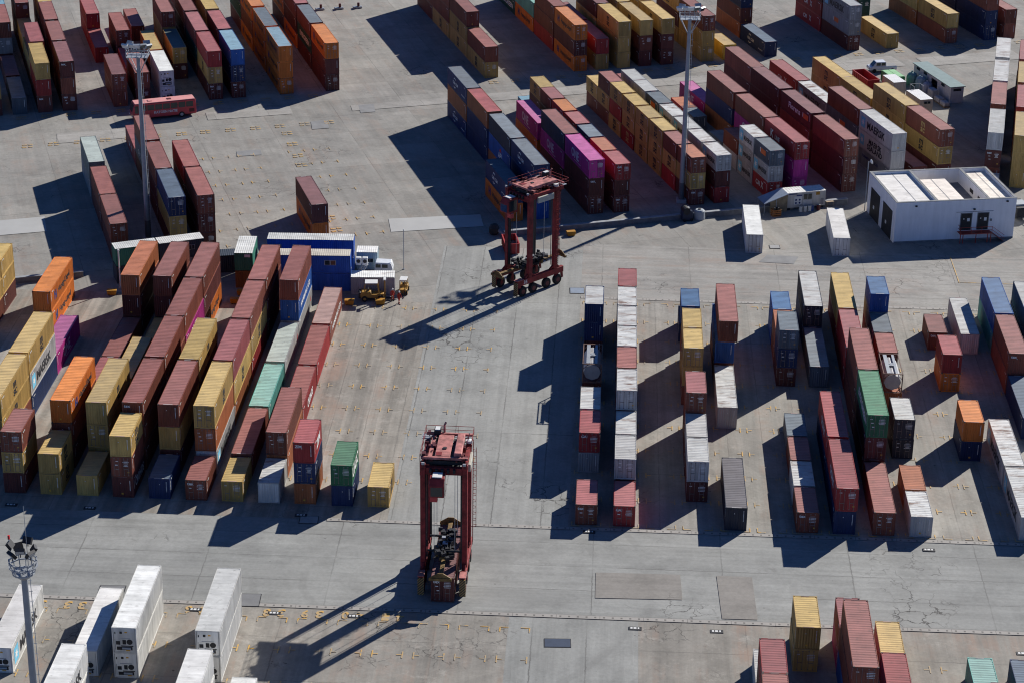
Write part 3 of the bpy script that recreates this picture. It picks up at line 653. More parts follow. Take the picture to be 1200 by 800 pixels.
# ---------------------------------------------------------------- ground
def concrete(name, c1, c2, yaw, jx, jy, ox=0.0, oy=0.0, streak='x', streak_amt=0.12, joint=0.6, crack=0.6, stain=0.25, slab=0.05, tracks=0.0, rust=0.0):
    """cast concrete slabs: per-slab tone, sawn joints, crazing near joints, tyre sweep marks and oil stains"""
    g = NG(name); p0 = g.coords('Object', rot=(0,0,-yaw), loc=(ox, oy, 0))
    sx = g.n('ShaderNodeSeparateXYZ'); g.l(p0, sx.inputs[0])
    warp = g.noise(p0, 0.9, 4.0, 0.7); wv = g.math('MULTIPLY', g.math('SUBTRACT', warp, 0.5), 0.35)
    def line(sock, per, wdt):
        q = g.math('ADD', g.math('DIVIDE', g.math('ADD', sock, wv), per), 500.0)
        fr = g.math('FRACT', q); ab = g.math('ABSOLUTE', g.math('SUBTRACT', fr, 0.5))
        return g.ramp(ab, 0.5-wdt/per*1.6, 0.5-wdt/per*0.4), g.math('FLOOR', q)
    lx, cx = line(sx.outputs[0], jx, 0.06); ly, cy = line(sx.outputs[1], jy, 0.06)
    cell = g.n('ShaderNodeCombineXYZ'); g.l(cx, cell.inputs[0]); g.l(cy, cell.inputs[1])
    wn = g.n('ShaderNodeTexWhiteNoise', noise_dimensions='2D'); g.l(cell.outputs[0], wn.inputs['Vector'])
    big = g.noise(p0, 0.035, 5.0, 0.6); mid = g.noise(p0, 0.22, 5.0, 0.65); fine = g.noise(p0, 2.2, 4.0, 0.7)
    col = g.mix(g.ramp(big, 0.32, 0.68), rgba(c1), rgba(c2))
    k = g.math('MULTIPLY', g.ramp(wn.outputs['Value'], 0, 1, 1-slab, 1+slab), g.ramp(mid, 0.27, 0.73, 0.76, 1.20))
    k = g.math('MULTIPLY', k, g.ramp(fine, 0.27, 0.73, 0.88, 1.11))
    mp = g.n('ShaderNodeMapping'); mp.inputs['Scale'].default_value = (0.03, 0.9, 1) if streak == 'x' else (0.9, 0.03, 1); g.l(p0, mp.inputs[0])
    st = g.noise(mp.outputs[0], 1.0, 5.0, 0.65)
    k = g.math('MULTIPLY', k, g.ramp(st, 0.3, 0.7, 1-streak_amt, 1+streak_amt*0.7))
    if tracks:
        ph = g.math('ADD', g.math('MULTIPLY', g.math('ADD', sx.outputs[0], g.math('MULTIPLY', wv, 3.0)), 2*math.pi/jx), 0.4)
        tr = g.math('ADD', g.math('SINE', ph), g.math('MULTIPLY', g.math('SINE', g.math('MULTIPLY', ph, 3.0)), 0.6))
        tr = g.math('MULTIPLY', tr, g.ramp(g.noise(p0, 0.09, 4.0, 0.65), 0.3, 0.65))
        k = g.math('MULTIPLY', k, g.math('ADD', g.math('MULTIPLY', tr, tracks), 1.0))
    o = g.n('ShaderNodeVectorMath', operation='SCALE'); g.l(col, o.inputs[0]); g.l(k, o.inputs['Scale'])
    col = o.outputs[0]
    mps_ = g.n('ShaderNodeMapping'); mps_.inputs['Scale'].default_value = (0.12, 2.6, 1) if streak == 'x' else (2.6, 0.12, 1); g.l(p0, mps_.inputs[0])
    sk = g.noise(mps_.outputs[0], 1.0, 6.0, 0.75)
    col = g.mix(g.math('MULTIPLY', g.ramp(sk, 0.60, 0.76), 0.5), col, (0.10,0.094,0.086,1))
    col = g.mix(g.math('MULTIPLY', g.ramp(sk, 0.40, 0.26), 0.35), col, (0.40,0.38,0.345,1))
    # crazing
    wp = g.n('ShaderNodeVectorMath', operation='ADD'); g.l(p0, wp.inputs[0])
    nz = g.n('ShaderNodeTexNoise'); g.l(p0, nz.inputs['Vector']); nz.inputs['Scale'].default_value = 0.8; nz.inputs['Detail'].default_value = 4
    sc = g.n('ShaderNodeVectorMath', operation='SCALE'); g.l(nz.outputs['Color'], sc.inputs[0]); sc.inputs['Scale'].default_value = 2.2
    g.l(sc.outputs[0], wp.inputs[1])
    vo = g.n('ShaderNodeTexVoronoi', feature='DISTANCE_TO_EDGE'); g.l(wp.outputs[0], vo.inputs['Vector']); vo.inputs['Scale'].default_value = 0.42
    cr = g.ramp(vo.outputs['Distance'], 0.012, 0.035, 1.0, 0.0)
    gate = g.ramp(g.noise(p0, 0.07, 4.0, 0.6), 0.57, 0.66)
    crk = g.math('MULTIPLY', g.math('MULTIPLY', cr, gate), crack)
    jgate = g.ramp(g.noise(p0, 0.12, 3.0), 0.36, 0.58, 0.15, 1.0)
    jm = g.math('MULTIPLY', g.math('MULTIPLY', g.math('MAXIMUM', lx, ly), jgate), joint)
    dark = g.math('MAXIMUM', crk, jm)
    col = g.mix(dark, col, (0.050,0.047,0.044,1))
    sp_ = g.noise(p0, 0.5, 6.0, 0.7)
    col = g.mix(g.math('MULTIPLY', g.ramp(sp_, 0.62, 0.74), stain), col, (0.075,0.068,0.06,1))
    spot = g.noise(p0, 1.3, 2.0, 0.5)
    col = g.mix(g.math('MULTIPLY', g.ramp(spot, 0.74, 0.78), stain*1.6), col, (0.05,0.045,0.042,1))
    if rust:
        rz_ = g.noise(mp.outputs[0], 0.6, 5.0, 0.7); rz2 = g.noise(p0, 0.16, 5.0, 0.7)
        col = g.mix(g.math('MULTIPLY', g.math('MULTIPLY', g.ramp(rz_, 0.45, 0.62), g.ramp(rz2, 0.46, 0.62)), rust), col, (0.30,0.205,0.155,1))
        pz_ = g.noise(p0, 0.3, 6.0, 0.75)
        col = g.mix(g.math('MULTIPLY', g.ramp(pz_, 0.56, 0.70), rust), col, (0.40,0.375,0.335,1))
    dz = g.noise(p0, 0.11, 7.0, 0.75)
    col = g.mix(g.math('MULTIPLY', g.ramp(dz, 0.54, 0.72), 0.38), col, (0.125,0.120,0.110,1))
    # sweeping tyre marks
    tw = g.n('ShaderNodeTexWave', wave_type='RINGS', rings_direction='Z'); mp3 = g.n('ShaderNodeMapping'); mp3.inputs['Location'].default_value = (23, -205, 0); g.l(p0, mp3.inputs[0])
    g.l(mp3.outputs[0], tw.inputs['Vector']); tw.inputs['Scale'].default_value = 0.06; tw.inputs['Distortion'].default_value = 3.0; tw.inputs['Detail'].default_value = 2; tw.inputs['Detail Scale'].default_value = 0.3
    tm = g.math('MULTIPLY', g.math('MULTIPLY', g.ramp(tw.outputs['Fac'], 0.90, 0.97), g.ramp(g.noise(p0, 0.05, 3.0), 0.5, 0.62)), 0.14)
    col = g.mix(tm, col, (0.09,0.085,0.08,1))
    g.l(col, g.b.inputs['Base Color']); g.b.inputs['Roughness'].default_value = 0.85; g.b.inputs['Specular IOR Level'].default_value = 0.2
    return g.mat
GLV = [0.0]
def sheet(name, poly, mat, label, z=None):
    GLV[0] += 0.004; z = GLV[0] if z is None else z
    b = MB(); b.quad([(x, y, z) for x, y in poly]); o = b.build(name, mat, recalc=False); tag(o, label, None, kind='structure'); return o
YR, YU = YAW['R'], YAW['U']
CG = (0.243,0.246,0.234); CG2 = (0.280,0.280,0.264); CB = (0.300,0.277,0.240); CB2 = (0.228,0.213,0.186)
m_far = concrete('concrete_far', (0.275,0.263,0.238), (0.210,0.203,0.188), YU, 12.4, 8.4, streak='y', streak_amt=0.13, joint=0.45, crack=0.8, stain=0.45, slab=0.09, rust=0.35)
b = MB(); b.quad([(-1500,-800,0),(1500,-800,0),(1500,3000,0),(-1500,3000,0)]); o = b.build('ground', m_far); tag(o, 'grey concrete yard ground', None, kind='structure')
def rect(blk, u0, u1, v0, v1): return [place(u0, v0, blk), place(u1, v0, blk), place(u1, v1, blk), place(u0, v1, blk)]
m_road = concrete('concrete_road', CG, CG2, YR, 14.0, 5.0, oy=1.5, streak='x', streak_amt=0.16, joint=0.5, crack=0.9, stain=0.35, slab=0.05)
m_lane = concrete('concrete_lane', CG2, CG, YR, 5.6, 40.0, ox=0.4, streak='y', streak_amt=0.15, joint=0.6, crack=0.9, stain=0.35, slab=0.04)
m_stand = concrete('concrete_stand', CB, CB2, YR, 4.175, 12.7, ox=69.0+1.0, oy=-4.0, streak='y', streak_amt=0.30, joint=0.4, crack=0.6, stain=0.7, slab=0.05, tracks=0.2, rust=0.6)
m_stand2 = concrete('concrete_stand_pale', (0.300,0.285,0.252), (0.243,0.232,0.210), YR, 4.2, 12.7, ox=1.0, oy=-2, streak='y', streak_amt=0.2, joint=0.4, crack=0.5, tracks=0.08, stain=0.55, slab=0.05, rust=0.45)
m_front = concrete('concrete_front', (0.285,0.264,0.230), (0.228,0.215,0.192), YR, 16, 8, streak='y', streak_amt=0.17, joint=0.45, crack=0.8, stain=0.7, slab=0.06, rust=0.6)
m_back = concrete('concrete_back', (0.300,0.287,0.262), (0.252,0.245,0.230), YR, 12.5, 5.2, streak='x', streak_amt=0.18, joint=0.5, crack=0.8, stain=0.4, slab=0.05, rust=0.35)
sheet('concrete_road', rect('R', -140, 140, 198.2, 216.9), m_road, 'grey concrete road across the yard')
sheet('concrete_stand', rect('R', -140, -23.2, 216.9, 279), m_stand, 'brownish concrete stacking ground on the left')
sheet('concrete_lane', rect('R', -23.2, -2.9, 216.9, 300), m_lane, 'pale concrete lane between the two near yards')
sheet('concrete_stand', rect('R', -2.9, 90, 216.9, 282.5), m_stand2, 'pale concrete stacking ground on the right')
sheet('concrete_apron', rect('R', -2.9, 90, 282.5, 302.5), m_back, 'concrete apron beyond the right yard')
sheet('concrete_stand', rect('R', -140, -8.5, 120, 197.6), m_front, 'brownish concrete under the white containers')
sheet('concrete_road', rect('R', -8.5, 4.9, 120, 197.6), m_lane, 'concrete lane at the bottom of the view')
sheet('concrete_stand', rect('R', 4.9, 140, 120, 197.6), m_front, 'stained concrete at lower right')
# repaired slabs
pm = concrete('concrete_patch_brown', (0.240,0.224,0.202), (0.222,0.208,0.190), YR, 30, 30, streak='x', streak_amt=0.12, joint=0.0, crack=0.5, stain=0.3); pw = flat('patch_pale', (0.36,0.36,0.35), 0.85, var=0.06, scale=0.3); pg = flat('patch_grey', (0.20,0.20,0.20), 0.85, var=0.14, scale=0.6)
pl = concrete('concrete_patch_pale', (0.315,0.300,0.276), (0.280,0.268,0.250), YU, 9, 30, streak='x', streak_amt=0.14, joint=0.4, crack=0.5, stain=0.3)
Z1 = 0.056
sheet('concrete_patch', [(9.2,201.8),(18.4,201.7),(18.5,206.9),(9.4,207.1)], pm, 'brown repaired slab in the road', Z1)
sheet('concrete_patch', [(22.3,198.0),(26.0,197.9),(26.2,206.6),(22.4,206.8)], pm, 'brown repaired slab in the road', Z1)
sheet('concrete_patch', [(-18.2,305.8),(-4.5,308.7),(-5.1,313.6),(-18.9,311.2)], pw, 'fresh pale slab by the carrier lane', Z1)
sheet('concrete_patch', [(-76,302),(-69,304),(-70.5,310),(-77,308)], pw, 'pale slab at the left edge', Z1)
for q in ([(-28,362),(-8,368),(-8.6,371),(-28.5,365)], [(-6,368),(14,374),(13,378.5),(-7,372)], [(58,388.5),(72,393),(70,399),(56.5,394)], [(76,393),(95,398.5),(93.5,404),(74.5,398)], [(-75,343),(-60,347.5),(-61.5,352),(-76,348)], [(24,378),(36,381.5),(35,385.5),(23,382)], [(-52,356),(-38,360),(-39,364),(-53,360)]):
    sheet('concrete_patch', q, pl, 'pale slab in the far road', Z1)
for q in ([(-34,352),(-31.2,352.8),(-32,357),(-34.6,356)], [(-45,338),(-41,339),(-41.5,341.5),(-45.3,340.5)], [(-26.5,361),(-24.0,361.8),(-24.6,366),(-27.2,365.2)], [(35.5,296.2),(40.5,295.6),(41.5,298.4),(37,299)]):
    sheet('concrete_patch', q, pg, 'dark tar patch in the concrete', Z1+0.006)
# slotted drains
dm = NG('drain_concrete'); vv = dm.coords('Object', rot=(0,0,-YR)); uvn = dm.n('ShaderNodeUVMap', uv_map='strip'); sx = dm.n('ShaderNodeSeparateXYZ'); dm.l(uvn.outputs[0], sx.inputs[0])
fr = dm.math('FRACT', dm.math('MULTIPLY', sx.outputs[0], 1.1)); hole = dm.math('MULTIPLY', dm.math('LESS_THAN', dm.math('ABSOLUTE', dm.math('SUBTRACT', fr, 0.5)), 0.12), dm.math('LESS_THAN', dm.math('ABSOLUTE', dm.math('SUBTRACT', sx.outputs[1], 0.5)), 0.24))
seam = dm.math('LESS_THAN', dm.math('FRACT', dm.math('MULTIPLY', sx.outputs[0], 0.22)), 0.012)
cN = dm.mix(dm.ramp(dm.noise(vv, 0.4, 4), 0.3, 0.7), (0.315,0.295,0.27,1), (0.255,0.24,0.22,1))
dm.l(dm.mix(dm.math('MULTIPLY', dm.math('MAXIMUM', hole, seam), 0.7), cN, (0.06,0.055,0.05,1)), dm.b.inputs['Base Color']); dm.b.inputs['Roughness'].default_value = 0.85
for v0, u0, u1 in ((197.75, -140, 140), (216.55, -30, 140), (282.1, -2.9, 90)):
    o = sheet('drain_channel', rect('R', u0, u1, v0, v0+0.62), dm.mat, 'dotted drain channel set in concrete', 0.06)
    ul = o.data.uv_layers.new(name='strip')
    for i, q in enumerate(((0,0),(u1-u0,0),(u1-u0,1),(0,1))): ul.data[i].uv = q
# lids
for (x, y, wx, wy, c, lb) in ((-41.9,201.6,2.6,2.4,(0.17,0.17,0.17),'square steel drain lid near mast'), (-27.4,200.3,2.6,2.4,(0.17,0.17,0.17),'square steel drain lid'), (5.1,192.8,2.6,1.5,(0.035,0.05,0.085),'dark blue steel trench lid'), (9.0,284.6,1.9,1.9,(0.20,0.24,0.30),'bluish steel trench lid'), (-22.5,217.8,2.0,1.6,(0.30,0.30,0.29),'pale drain lid'), (38.4,302.2,1.4,1.2,(0.25,0.25,0.25),'square manhole lid')):
    b = MB(); b.bx(x-wx/2, x+wx/2, y-wy/2, y+wy/2, 0.0, 0.075); b.mi = 1; b.bx(x-wx/2-0.08, x+wx/2+0.08, y-wy/2-0.08, y+wy/2+0.08, 0.0, 0.066)
    o = b.build('drain_lid', [flat('lid_%d' % int(x*10), c, 0.6), M_DARK]); tag(o, lb, None, kind='structure')
# ---------------------------------------------------------------- painted yellow marks
def worn_yellow():
    g = NG('worn_yellow_paint'); v = g.coords('Object')
    n = g.ramp(g.noise(v, 1.6, 5.0, 0.7), 0.40, 0.56); n2 = g.ramp(g.noise(v, 0.08, 3.0), 0.35, 0.6, 0.35, 0.9)
    g.l(g.mix(g.math('MULTIPLY', n, n2), (0.26,0.235,0.19,1), (0.56,0.31,0.035,1)), g.b.inputs['Base Color']); g.b.inputs['Roughness'].default_value = 0.75
    return g.mat
M_YP = worn_yellow()
b = MB()
def mark(bq, blk, u, v, du, dv):
    q = rect(blk, u-du/2, u+du/2, v-dv/2, v+dv/2); bq.quad([(x, y, 0.068) for x, y in q])
def tee(bq, blk, u, v, stub):
    mark(bq, blk, u, v, 0.14, 1.25); s = 0.34*stub; mark(bq, blk, u+s, v, 0.5, 0.12)
def ell(bq, blk, u, v, stub, dirv):
    mark(bq, blk, u, v+dirv*0.45, 0.13, 0.9); mark(bq, blk, u+0.45*stub, v, 0.9, 0.13)
for kx in range(8, 14):
    u = -69.0+4.175*(kx-1)
    for i in range(1, 10): tee(b, 'L', u-0.35, 219.9+6.3*i, 1); tee(b, 'L', u+2.8, 219.9+6.3*i, -1)
for u in (-2.1,2.15,6.3,10.4,14.6,18.7,22.6,26.7,31.1,35.2,39.4,43.3,47.3,51.5):
    for i in range(1, 10): tee(b, 'R', u-0.4, 217.5+6.35*i, 1); tee(b, 'R', u+2.85, 217.5+6.35*i, -1)
    ell(b, 'R', u-0.4, 217.5, 1, 1); ell(b, 'R', u+2.85, 217.5, -1, 1)
    ell(b, 'R', u-0.4, 281.0, 1, -1); ell(b, 'R', u+2.85, 281.0, -1, -1)
for i in range(13):
    u = -61.0+4.19*i
    ell(b, 'D', u-0.3, 195.4, 1, -1); ell(b, 'D', u+2.75, 195.4, -1, -1)
    for vq in (189.3, 183.0, 176.7, 170.4): tee(b, 'D', u-0.3, vq, 1); tee(b, 'D', u+2.75, vq, -1)
for u in (18.8,23.0,27.2,31.4,35.6,39.8,44.0):
    for vq in (190.5, 184.5): tee(b, 'R', u-0.3, vq, 1); tee(b, 'R', u+2.75, vq, -1)
for u in (50.2, 54.3, 62.6, 66.8, 46.0):   # marks of the open rows beside the bus
    for i in range(7): tee(b, 'U', u, 298.5+6.4*i, 1); tee(b, 'U', u+2.6, 298.5+6.4*i, -1)
def blob(u, v):
    for du, dv, w_, h_ in ((0.0,0.0,0.75,0.55),(1.0,0.05,0.7,0.5),(0.15,1.05,0.8,0.5),(1.05,1.1,0.75,0.55)):
        mark(b, 'U', u+du, v+dv, w_, h_*0.45); mark(b, 'U', u+du-w_*0.35, v+dv+h_*0.45, w_*0.3, h_*0.7); mark(b, 'U', u+du+w_*0.2, v+dv+h_*0.5, w_*0.45, h_*0.3)
for u in (20.8,25,29.2,33.4,37.5,41.8,46,50,54.2,58.4,62.6,66.8,71): blob(u+0.6, 349.3)
for u in (33.4,37.5,41.8,46,50,54.2): blob(u+0.6, 347.6) if u > 60 else None
for q in ((63.6,345.4),(63.4,339.8),(63.2,334.0),(62.9,329.5),(62.3,300.4),(62.4,305.5),(-9,346),(-9,340)): blob(q[0], q[1])
for i in range(13): blob(21+4.18*i+0.7, 363.9)
for i in range(26): blob(104+4.18*i+0.7, 363.9)
mark(b, 'R', 50.6, 297, 0.14, 10); mark(b, 'R', 56, 292.2, 11, 0.14)
o = b.build('yellow_markings', M_YP, recalc=False); tag(o, 'worn yellow slot marks painted on the concrete', None, kind='structure')
def number(t, u, v, h):
    for i, ch in enumerate(t):
        o = put('painted_number', text_mesh(ch, h, 0.8), [M_YP]); x, y = place(u + (0.75 if i == 0 else -0.75), v, 'R'); o.location = (x, y, 0.07)
        o.rotation_euler = (Matrix.Rotation(YR+math.pi, 3, 'Z') @ Matrix.Rotation(R(-90), 3, 'X')).to_euler()
        tag(o, 'yellow row number painted on the concrete', None, kind='structure')
for t, u in (('32',-49.3),('33',-45.1),('36',-32.4),('38',-24.2),('39',-20.2),('40',-16.0),('41',-11.8)): number(t, u-8.75, 196.6, 1.5)
def ground_plate(u, v, lb):
    x, y = place(u, v, 'R'); b = MB(); b.box((0,0,0.04),(1.35,0.62,0.08)); b.mi = 1
    for i, w_ in enumerate((0.22,0.3,0.16)): b.box((-0.38+0.36*i,0.05,0.083),(w_,0.3,0.006))
    o = b.build('ground_plate', [M_DARK, M_WHITE]); o.location = (x, y, 0); o.rotation_euler = (0,0,YR); tag(o, lb, None, kind='structure')
for u, v in ((-41.2,196.6),(-32.9,196.5),(-24.6,196.5),(4.6,196.2),(13.0,196.2),(44.0,194.2),(-66,217.6),(-57,217.5),(-33,217.6),(-0.5,216.2),(37.0,214.9)): ground_plate(u, v, 'small black marker plate with white strokes on the concrete')
# ---------------------------------------------------------------- straddle carriers
M_CR = flat('carrier_red', (0.185,0.020,0.021), 0.6, var=0.45, scale=1.3, spec=0.25)
M_CP = flat('carrier_faded_deck', (0.36,0.135,0.12), 0.7, var=0.5, scale=1.4)
M_CD = flat('carrier_dark_red', (0.085,0.014,0.016), 0.55)
def stripes():
    g = NG('hazard_stripes'); v = g.coords('Object', rot=(0, R(45), 0)); s = g.n('ShaderNodeSeparateXYZ'); g.l(v, s.inputs[0])
    f = g.math('GREATER_THAN', g.math('FRACT', g.math('ADD', g.math('MULTIPLY', s.outputs[2], 4.5), 50)), 0.5)
    g.l(g.mix(f, (0.02,0.02,0.02,1), (0.27,0.17,0.05,1)), g.b.inputs['Base Color']); return g.mat
M_HZ = stripes()
M_SPR = flat('spreader_yellow', (0.17,0.105,0.035), 0.65, var=0.45, scale=1.6)
M_WPAINT = flat('white_paint', (0.62,0.62,0.60), 0.5, var=0.06)
def straddle(loc, yaw, label, lift):
    o = empty('straddle_carrier', loc, yaw); tag(o, label, 'straddle carrier', 'straddle carriers')
    X = 2.2; YF, YB = -1.95, 2.9; ZT = 14.2
    for sx in (-1, 1):
        b = MB(); b.bx(sx*X-0.26, sx*X+0.26, -4.45, 4.5, 1.65, 2.55)
        b.bx(sx*X-0.24, sx*X+0.24, -4.45, -4.2, 0.5, 1.65); b.bar((sx*X,-4.3,1.7),(sx*X,-3.6,1.35),0.3); b.bar((sx*X,4.3,1.9),(sx*X,4.45,0.75),0.25,0.35); b.bar((sx*X,4.0,1.8),(sx*X,3.0,1.35),0.25)
        sb = b.build('side_beam', M_CR, o, bevel=0.04)
        b = MB(); b.bx(sx*X-0.34, sx*X+0.34, -4.62, -4.46, 0.35, 2.35); b.build('bumper', M_HZ, o)
        b = MB(); b.bx(sx*X-0.36, sx*X+0.36, -4.6, -3.3, 2.56, 2.62); b.build('fender', M_CP, o)
        for y in (-3.3, -1.25, 1.35, 3.45):
            b = MB(); b.lathe([(0.35,-0.27),(0.66,-0.27),(0.74,-0.18),(0.74,0.18),(0.66,0.27),(0.35,0.27)], Matrix.Translation((sx*X, y, 0.745)) @ Matrix.Rotation(R(90),4,'Y'), 20)
            wh = b.build('wheel', M_RUBBER, o)
            b = MB(); b.lathe([(0.04,-0.29),(0.34,-0.285),(0.36,-0.25),(0.36,0.25),(0.34,0.285),(0.04,0.29)], Matrix.Translation((sx*X, y, 0.745)) @ Matrix.Rotation(R(90),4,'Y'), 14); b.build('rim', flat('rim_red', (0.13,0.035,0.035), 0.6), wh)
            b = MB(); b.bx(sx*X-0.34 if sx>0 else sx*X+0.30, sx*X-0.30 if sx>0 else sx*X+0.34, y-0.2, y+0.2, 0.6, 1.7); b.build('wheel_fork', M_CR, o)
        for y in (YF, YB):
            b = MB(); b.bx(sx*X-0.27, sx*X+0.27, y-0.36, y+0.36, 2.55, ZT); b.bx(sx*X-0.3, sx*X+0.3, y-0.4, y+0.4, ZT-0.02, ZT+0.5)
            b.bar((sx*X, y-0.36, 2.9), (sx*X, y-0.9, 2.5), 0.3); b.bar((sx*X, y+0.36, 2.9), (sx*X, y+0.9, 2.5), 0.3)
            b.build('column', M_CR, o, bevel=0.035)
            b = MB(); b.bx(sx*X-sx*0.27-0.09 if sx>0 else sx*X+0.27-0.09, sx*X-sx*0.27+0.09 if sx>0 else sx*X+0.27+0.09, y-0.22, y+0.22, 3.2, ZT-0.7); b.build('guide_rail', M_DARK, o)
        b = MB(); b.bx(sx*X-0.2, sx*X+0.2, YF+0.41, YB-0.41, ZT-0.35, ZT+0.35); b.bx(sx*X-0.2, sx*X+0.2, YB+0.41, YB+1.3, ZT-0.1, ZT+0.35); b.build('top_beam', M_CR, o)
    for y in (YF, YB):
        b = MB(); b.bx(-X+0.28, X-0.28, y-0.28, y+0.28, ZT-0.75, ZT+0.05); b.build('cross_beam', M_CR, o, bevel=0.03)
    for y in (YF+0.55, YB+1.3):
        b = MB(); b.bx(-X-0.25, X+0.25, y-0.14, y+0.14, ZT+0.66, ZT+0.92); b.build('cross_beam', M_CP, o)
    b = MB(); b.bx(-1.05, 0.55, YF+0.75, YB+0.9, ZT+0.66, ZT+0.92); b.build('deck', M_CP, o, bevel=0.02)
    b = MB(); b.bx(0.95, 1.75, YF+0.75, YB+0.6, ZT+0.75, ZT+1.3); b.build('engine_house', M_CP, o, bevel=0.06)
    b = MB(); b.bx(-1.75,-1.35, YF+0.75, YB+0.8, ZT+0.7, ZT+0.85); b.build('deck_rail', M_CP, o)
    b = MB(); b.bx(-0.35, 0.05, 0.4, 0.75, ZT+0.925, ZT+1.02); b.build('hatch', M_DARK, o)
    b = MB(); b.bx(-0.95,-0.35,YF+0.9,YF+1.7,ZT+0.925,ZT+0.96); b.build('deck_cover', M_CR, o)
    b = MB(); r5 = random.Random(9)
    for i in range(46):
        sx = r5.choice((-1,1)); b.box((sx*r5.uniform(1.2,2.3), r5.uniform(YF+0.5,YB+1.4), ZT+r5.uniform(0.45,1.0)), (r5.uniform(.1,.4), r5.uniform(.15,.9), r5.uniform(.08,.35)), r5.uniform(-.2,.2))
    for i in range(8): b.tube((r5.uniform(-2.2,2.2),YF+0.5,ZT+r5.uniform(.3,.7)),(r5.uniform(-2.2,2.2),YB+1.2,ZT+r5.uniform(.3,.7)),0.05,n=6)
    b.build('winch_machinery', M_CD, o)
    b = MB()
    for sx in (-1,1):
        for y in (YF, YB): b.box((sx*X, y, ZT+0.53), (0.5,0.62,0.06)); b.box((sx*(X-0.02), y-0.41, ZT+0.25), (0.22,0.03,0.22))
        b.bar((sx*X, YB+1.3, ZT+0.1), (sx*X, YB+0.3, ZT-1.0), 0.14)
    b.build('head_caps', M_CD, o)
    b = MB(); b.bx(0.58, 0.92, YF+0.75, YB+0.6, ZT+0.36, ZT+0.62); b.bx(-1.32,-1.08, YF+0.75, YB+0.6, ZT+0.36, ZT+0.62); b.bx(-1.9,1.9,YF+0.45,YF+0.75,ZT+0.1,ZT+0.5); b.bx(-1.6,1.6, YF+0.4, YB-0.4, ZT-0.3, ZT-0.1); b.build('drive_machinery', M_DARK, o)
    b = MB(); b.bx(X+0.22, X+0.5, -0.9, 2.1, ZT-0.95, ZT-0.1); b.build('electrical_cabinet', flat('cabinet_cream', (0.38,0.37,0.31), 0.6, var=0.2), o, bevel=0.03)
    b = MB(); b.bx(-1.6, -0.9, YB+0.9, YB+1.9, ZT+0.62, ZT+1.35); b.mi = 1; b.bx(-1.5, -1.0, YB+1.0, YB+1.8, ZT+1.35, ZT+1.42); b.build('power_pack', [M_DARK, M_WPAINT], o)
    b = MB(); b.tube((-0.55, YB+1.5, ZT+0.6), (-0.55, YB+1.5, ZT+1.7), 0.13); b.bar((-0.55,YB+1.5,ZT+1.7),(-0.4,YB+1.7,ZT+2.0),0.16); b.build('exhaust_stack', M_CP, o)
    b = MB(); b.lathe([(0.3,ZT+0.5),(0.36,ZT+0.6),(0.36,ZT+0.85),(0.05,ZT+0.92)], Matrix.Translation((X, YB, 0)), 12); b.build('air_filter', M_WPAINT, o)
    # cab
    cx_ = -0.55
    b = MB(); b.prism([(-1.15,-0.95),(0.85,-1.15),(0.85,1.05),(-0.7,1.05),(-1.15,0.35)], -0.78, 0.78, Matrix.Translation((cx_, YF-1.3, ZT-1.35)) @ Matrix(((0,0,1,0),(1,0,0,0),(0,1,0,0),(0,0,0,1))))
    cab = b.build('cab', M_CR, o, bevel=0.05)
    b = MB(); b.bx(cx_-0.62,cx_+0.62, YF-2.475, YF-2.452, ZT-2.15, ZT-1.1); b.build('window', M_GLASS, cab)
    b = MB(); b.bx(cx_+0.782,cx_+0.80, YF-2.15, YF-0.75, ZT-2.1, ZT-0.6); b.build('window', M_GLASS, cab)
    b = MB(); b.bx(cx_-0.80,cx_-0.782, YF-2.15, YF-0.75, ZT-2.1, ZT-0.6); b.build('window', flat('pale_window', (0.30,0.34,0.34), 0.2), cab)
    b = MB(); b.bx(cx_-0.5,cx_+0.5, YF-1.85, YF-0.75, ZT-0.29, ZT-0.2); b.build('cab_roof', M_WPAINT, cab)
    b = MB(); b.bar((cx_,YF-0.45,ZT-0.6),(cx_,YF-0.2,ZT-0.4),0.3); b.build('cab_bracket', M_CD, cab)
    b = MB(); b.bx(-1.4,-0.6, YF-1.0, YF-0.45, ZT-3.6, ZT-2.95); b.build('control_box', flat('box_red', (0.42,0.05,0.05), 0.5), o)
    # access ladder with hoops on the outside of the rear right leg and platform rails
    b = MB(); xl = X+0.45
    for dy in (-0.25, 0.25): b.bar((xl, YB+dy, 2.6), (xl, YB+dy, ZT+0.8), 0.05)
    z = 2.8
    while z < ZT: b.bar((xl, YB-0.25, z), (xl, YB+0.25, z), 0.04); z += 0.32
    z = 4.8
    while z < ZT: b.bar((xl, YB-0.3, z), (xl+0.34, YB-0.15, z), 0.04); b.bar((xl+0.34, YB-0.15, z), (xl+0.34, YB+0.15, z), 0.04); b.bar((xl+0.34, YB+0.15, z), (xl, YB+0.3, z), 0.04); z += 0.75
    for dy in (-0.15,0.15): b.bar((xl+0.34, YB+dy, 4.8), (xl+0.34, YB+dy, ZT), 0.03)
    b.build('ladder', M_CR, o)
    b = MB()
    P = [(-X-0.35,YF+0.2),(-X-0.35,YB+2.1),(X+0.35,YB+2.1),(X+0.35,YB-0.6)]
    for a, c in zip(P, P[1:]):
        for zz in (ZT+0.9, ZT+1.35): b.bar((*a,zz),(*c,zz),0.045)
        n = max(2, int(math.dist(a,c)/1.3))
        for i in range(n+1):
            t = i/n; q = (a[0]+(c[0]-a[0])*t, a[1]+(c[1]-a[1])*t); b.bar((*q,ZT+0.4),(*q,ZT+1.35),0.045)
    for q in ((-X-0.35,YF+0.3),(-X-0.35,YF+1.4)): b.bar((*q,ZT-1.2),(*q,ZT+0.9),0.05)
    b.build('railing', M_CR, o)
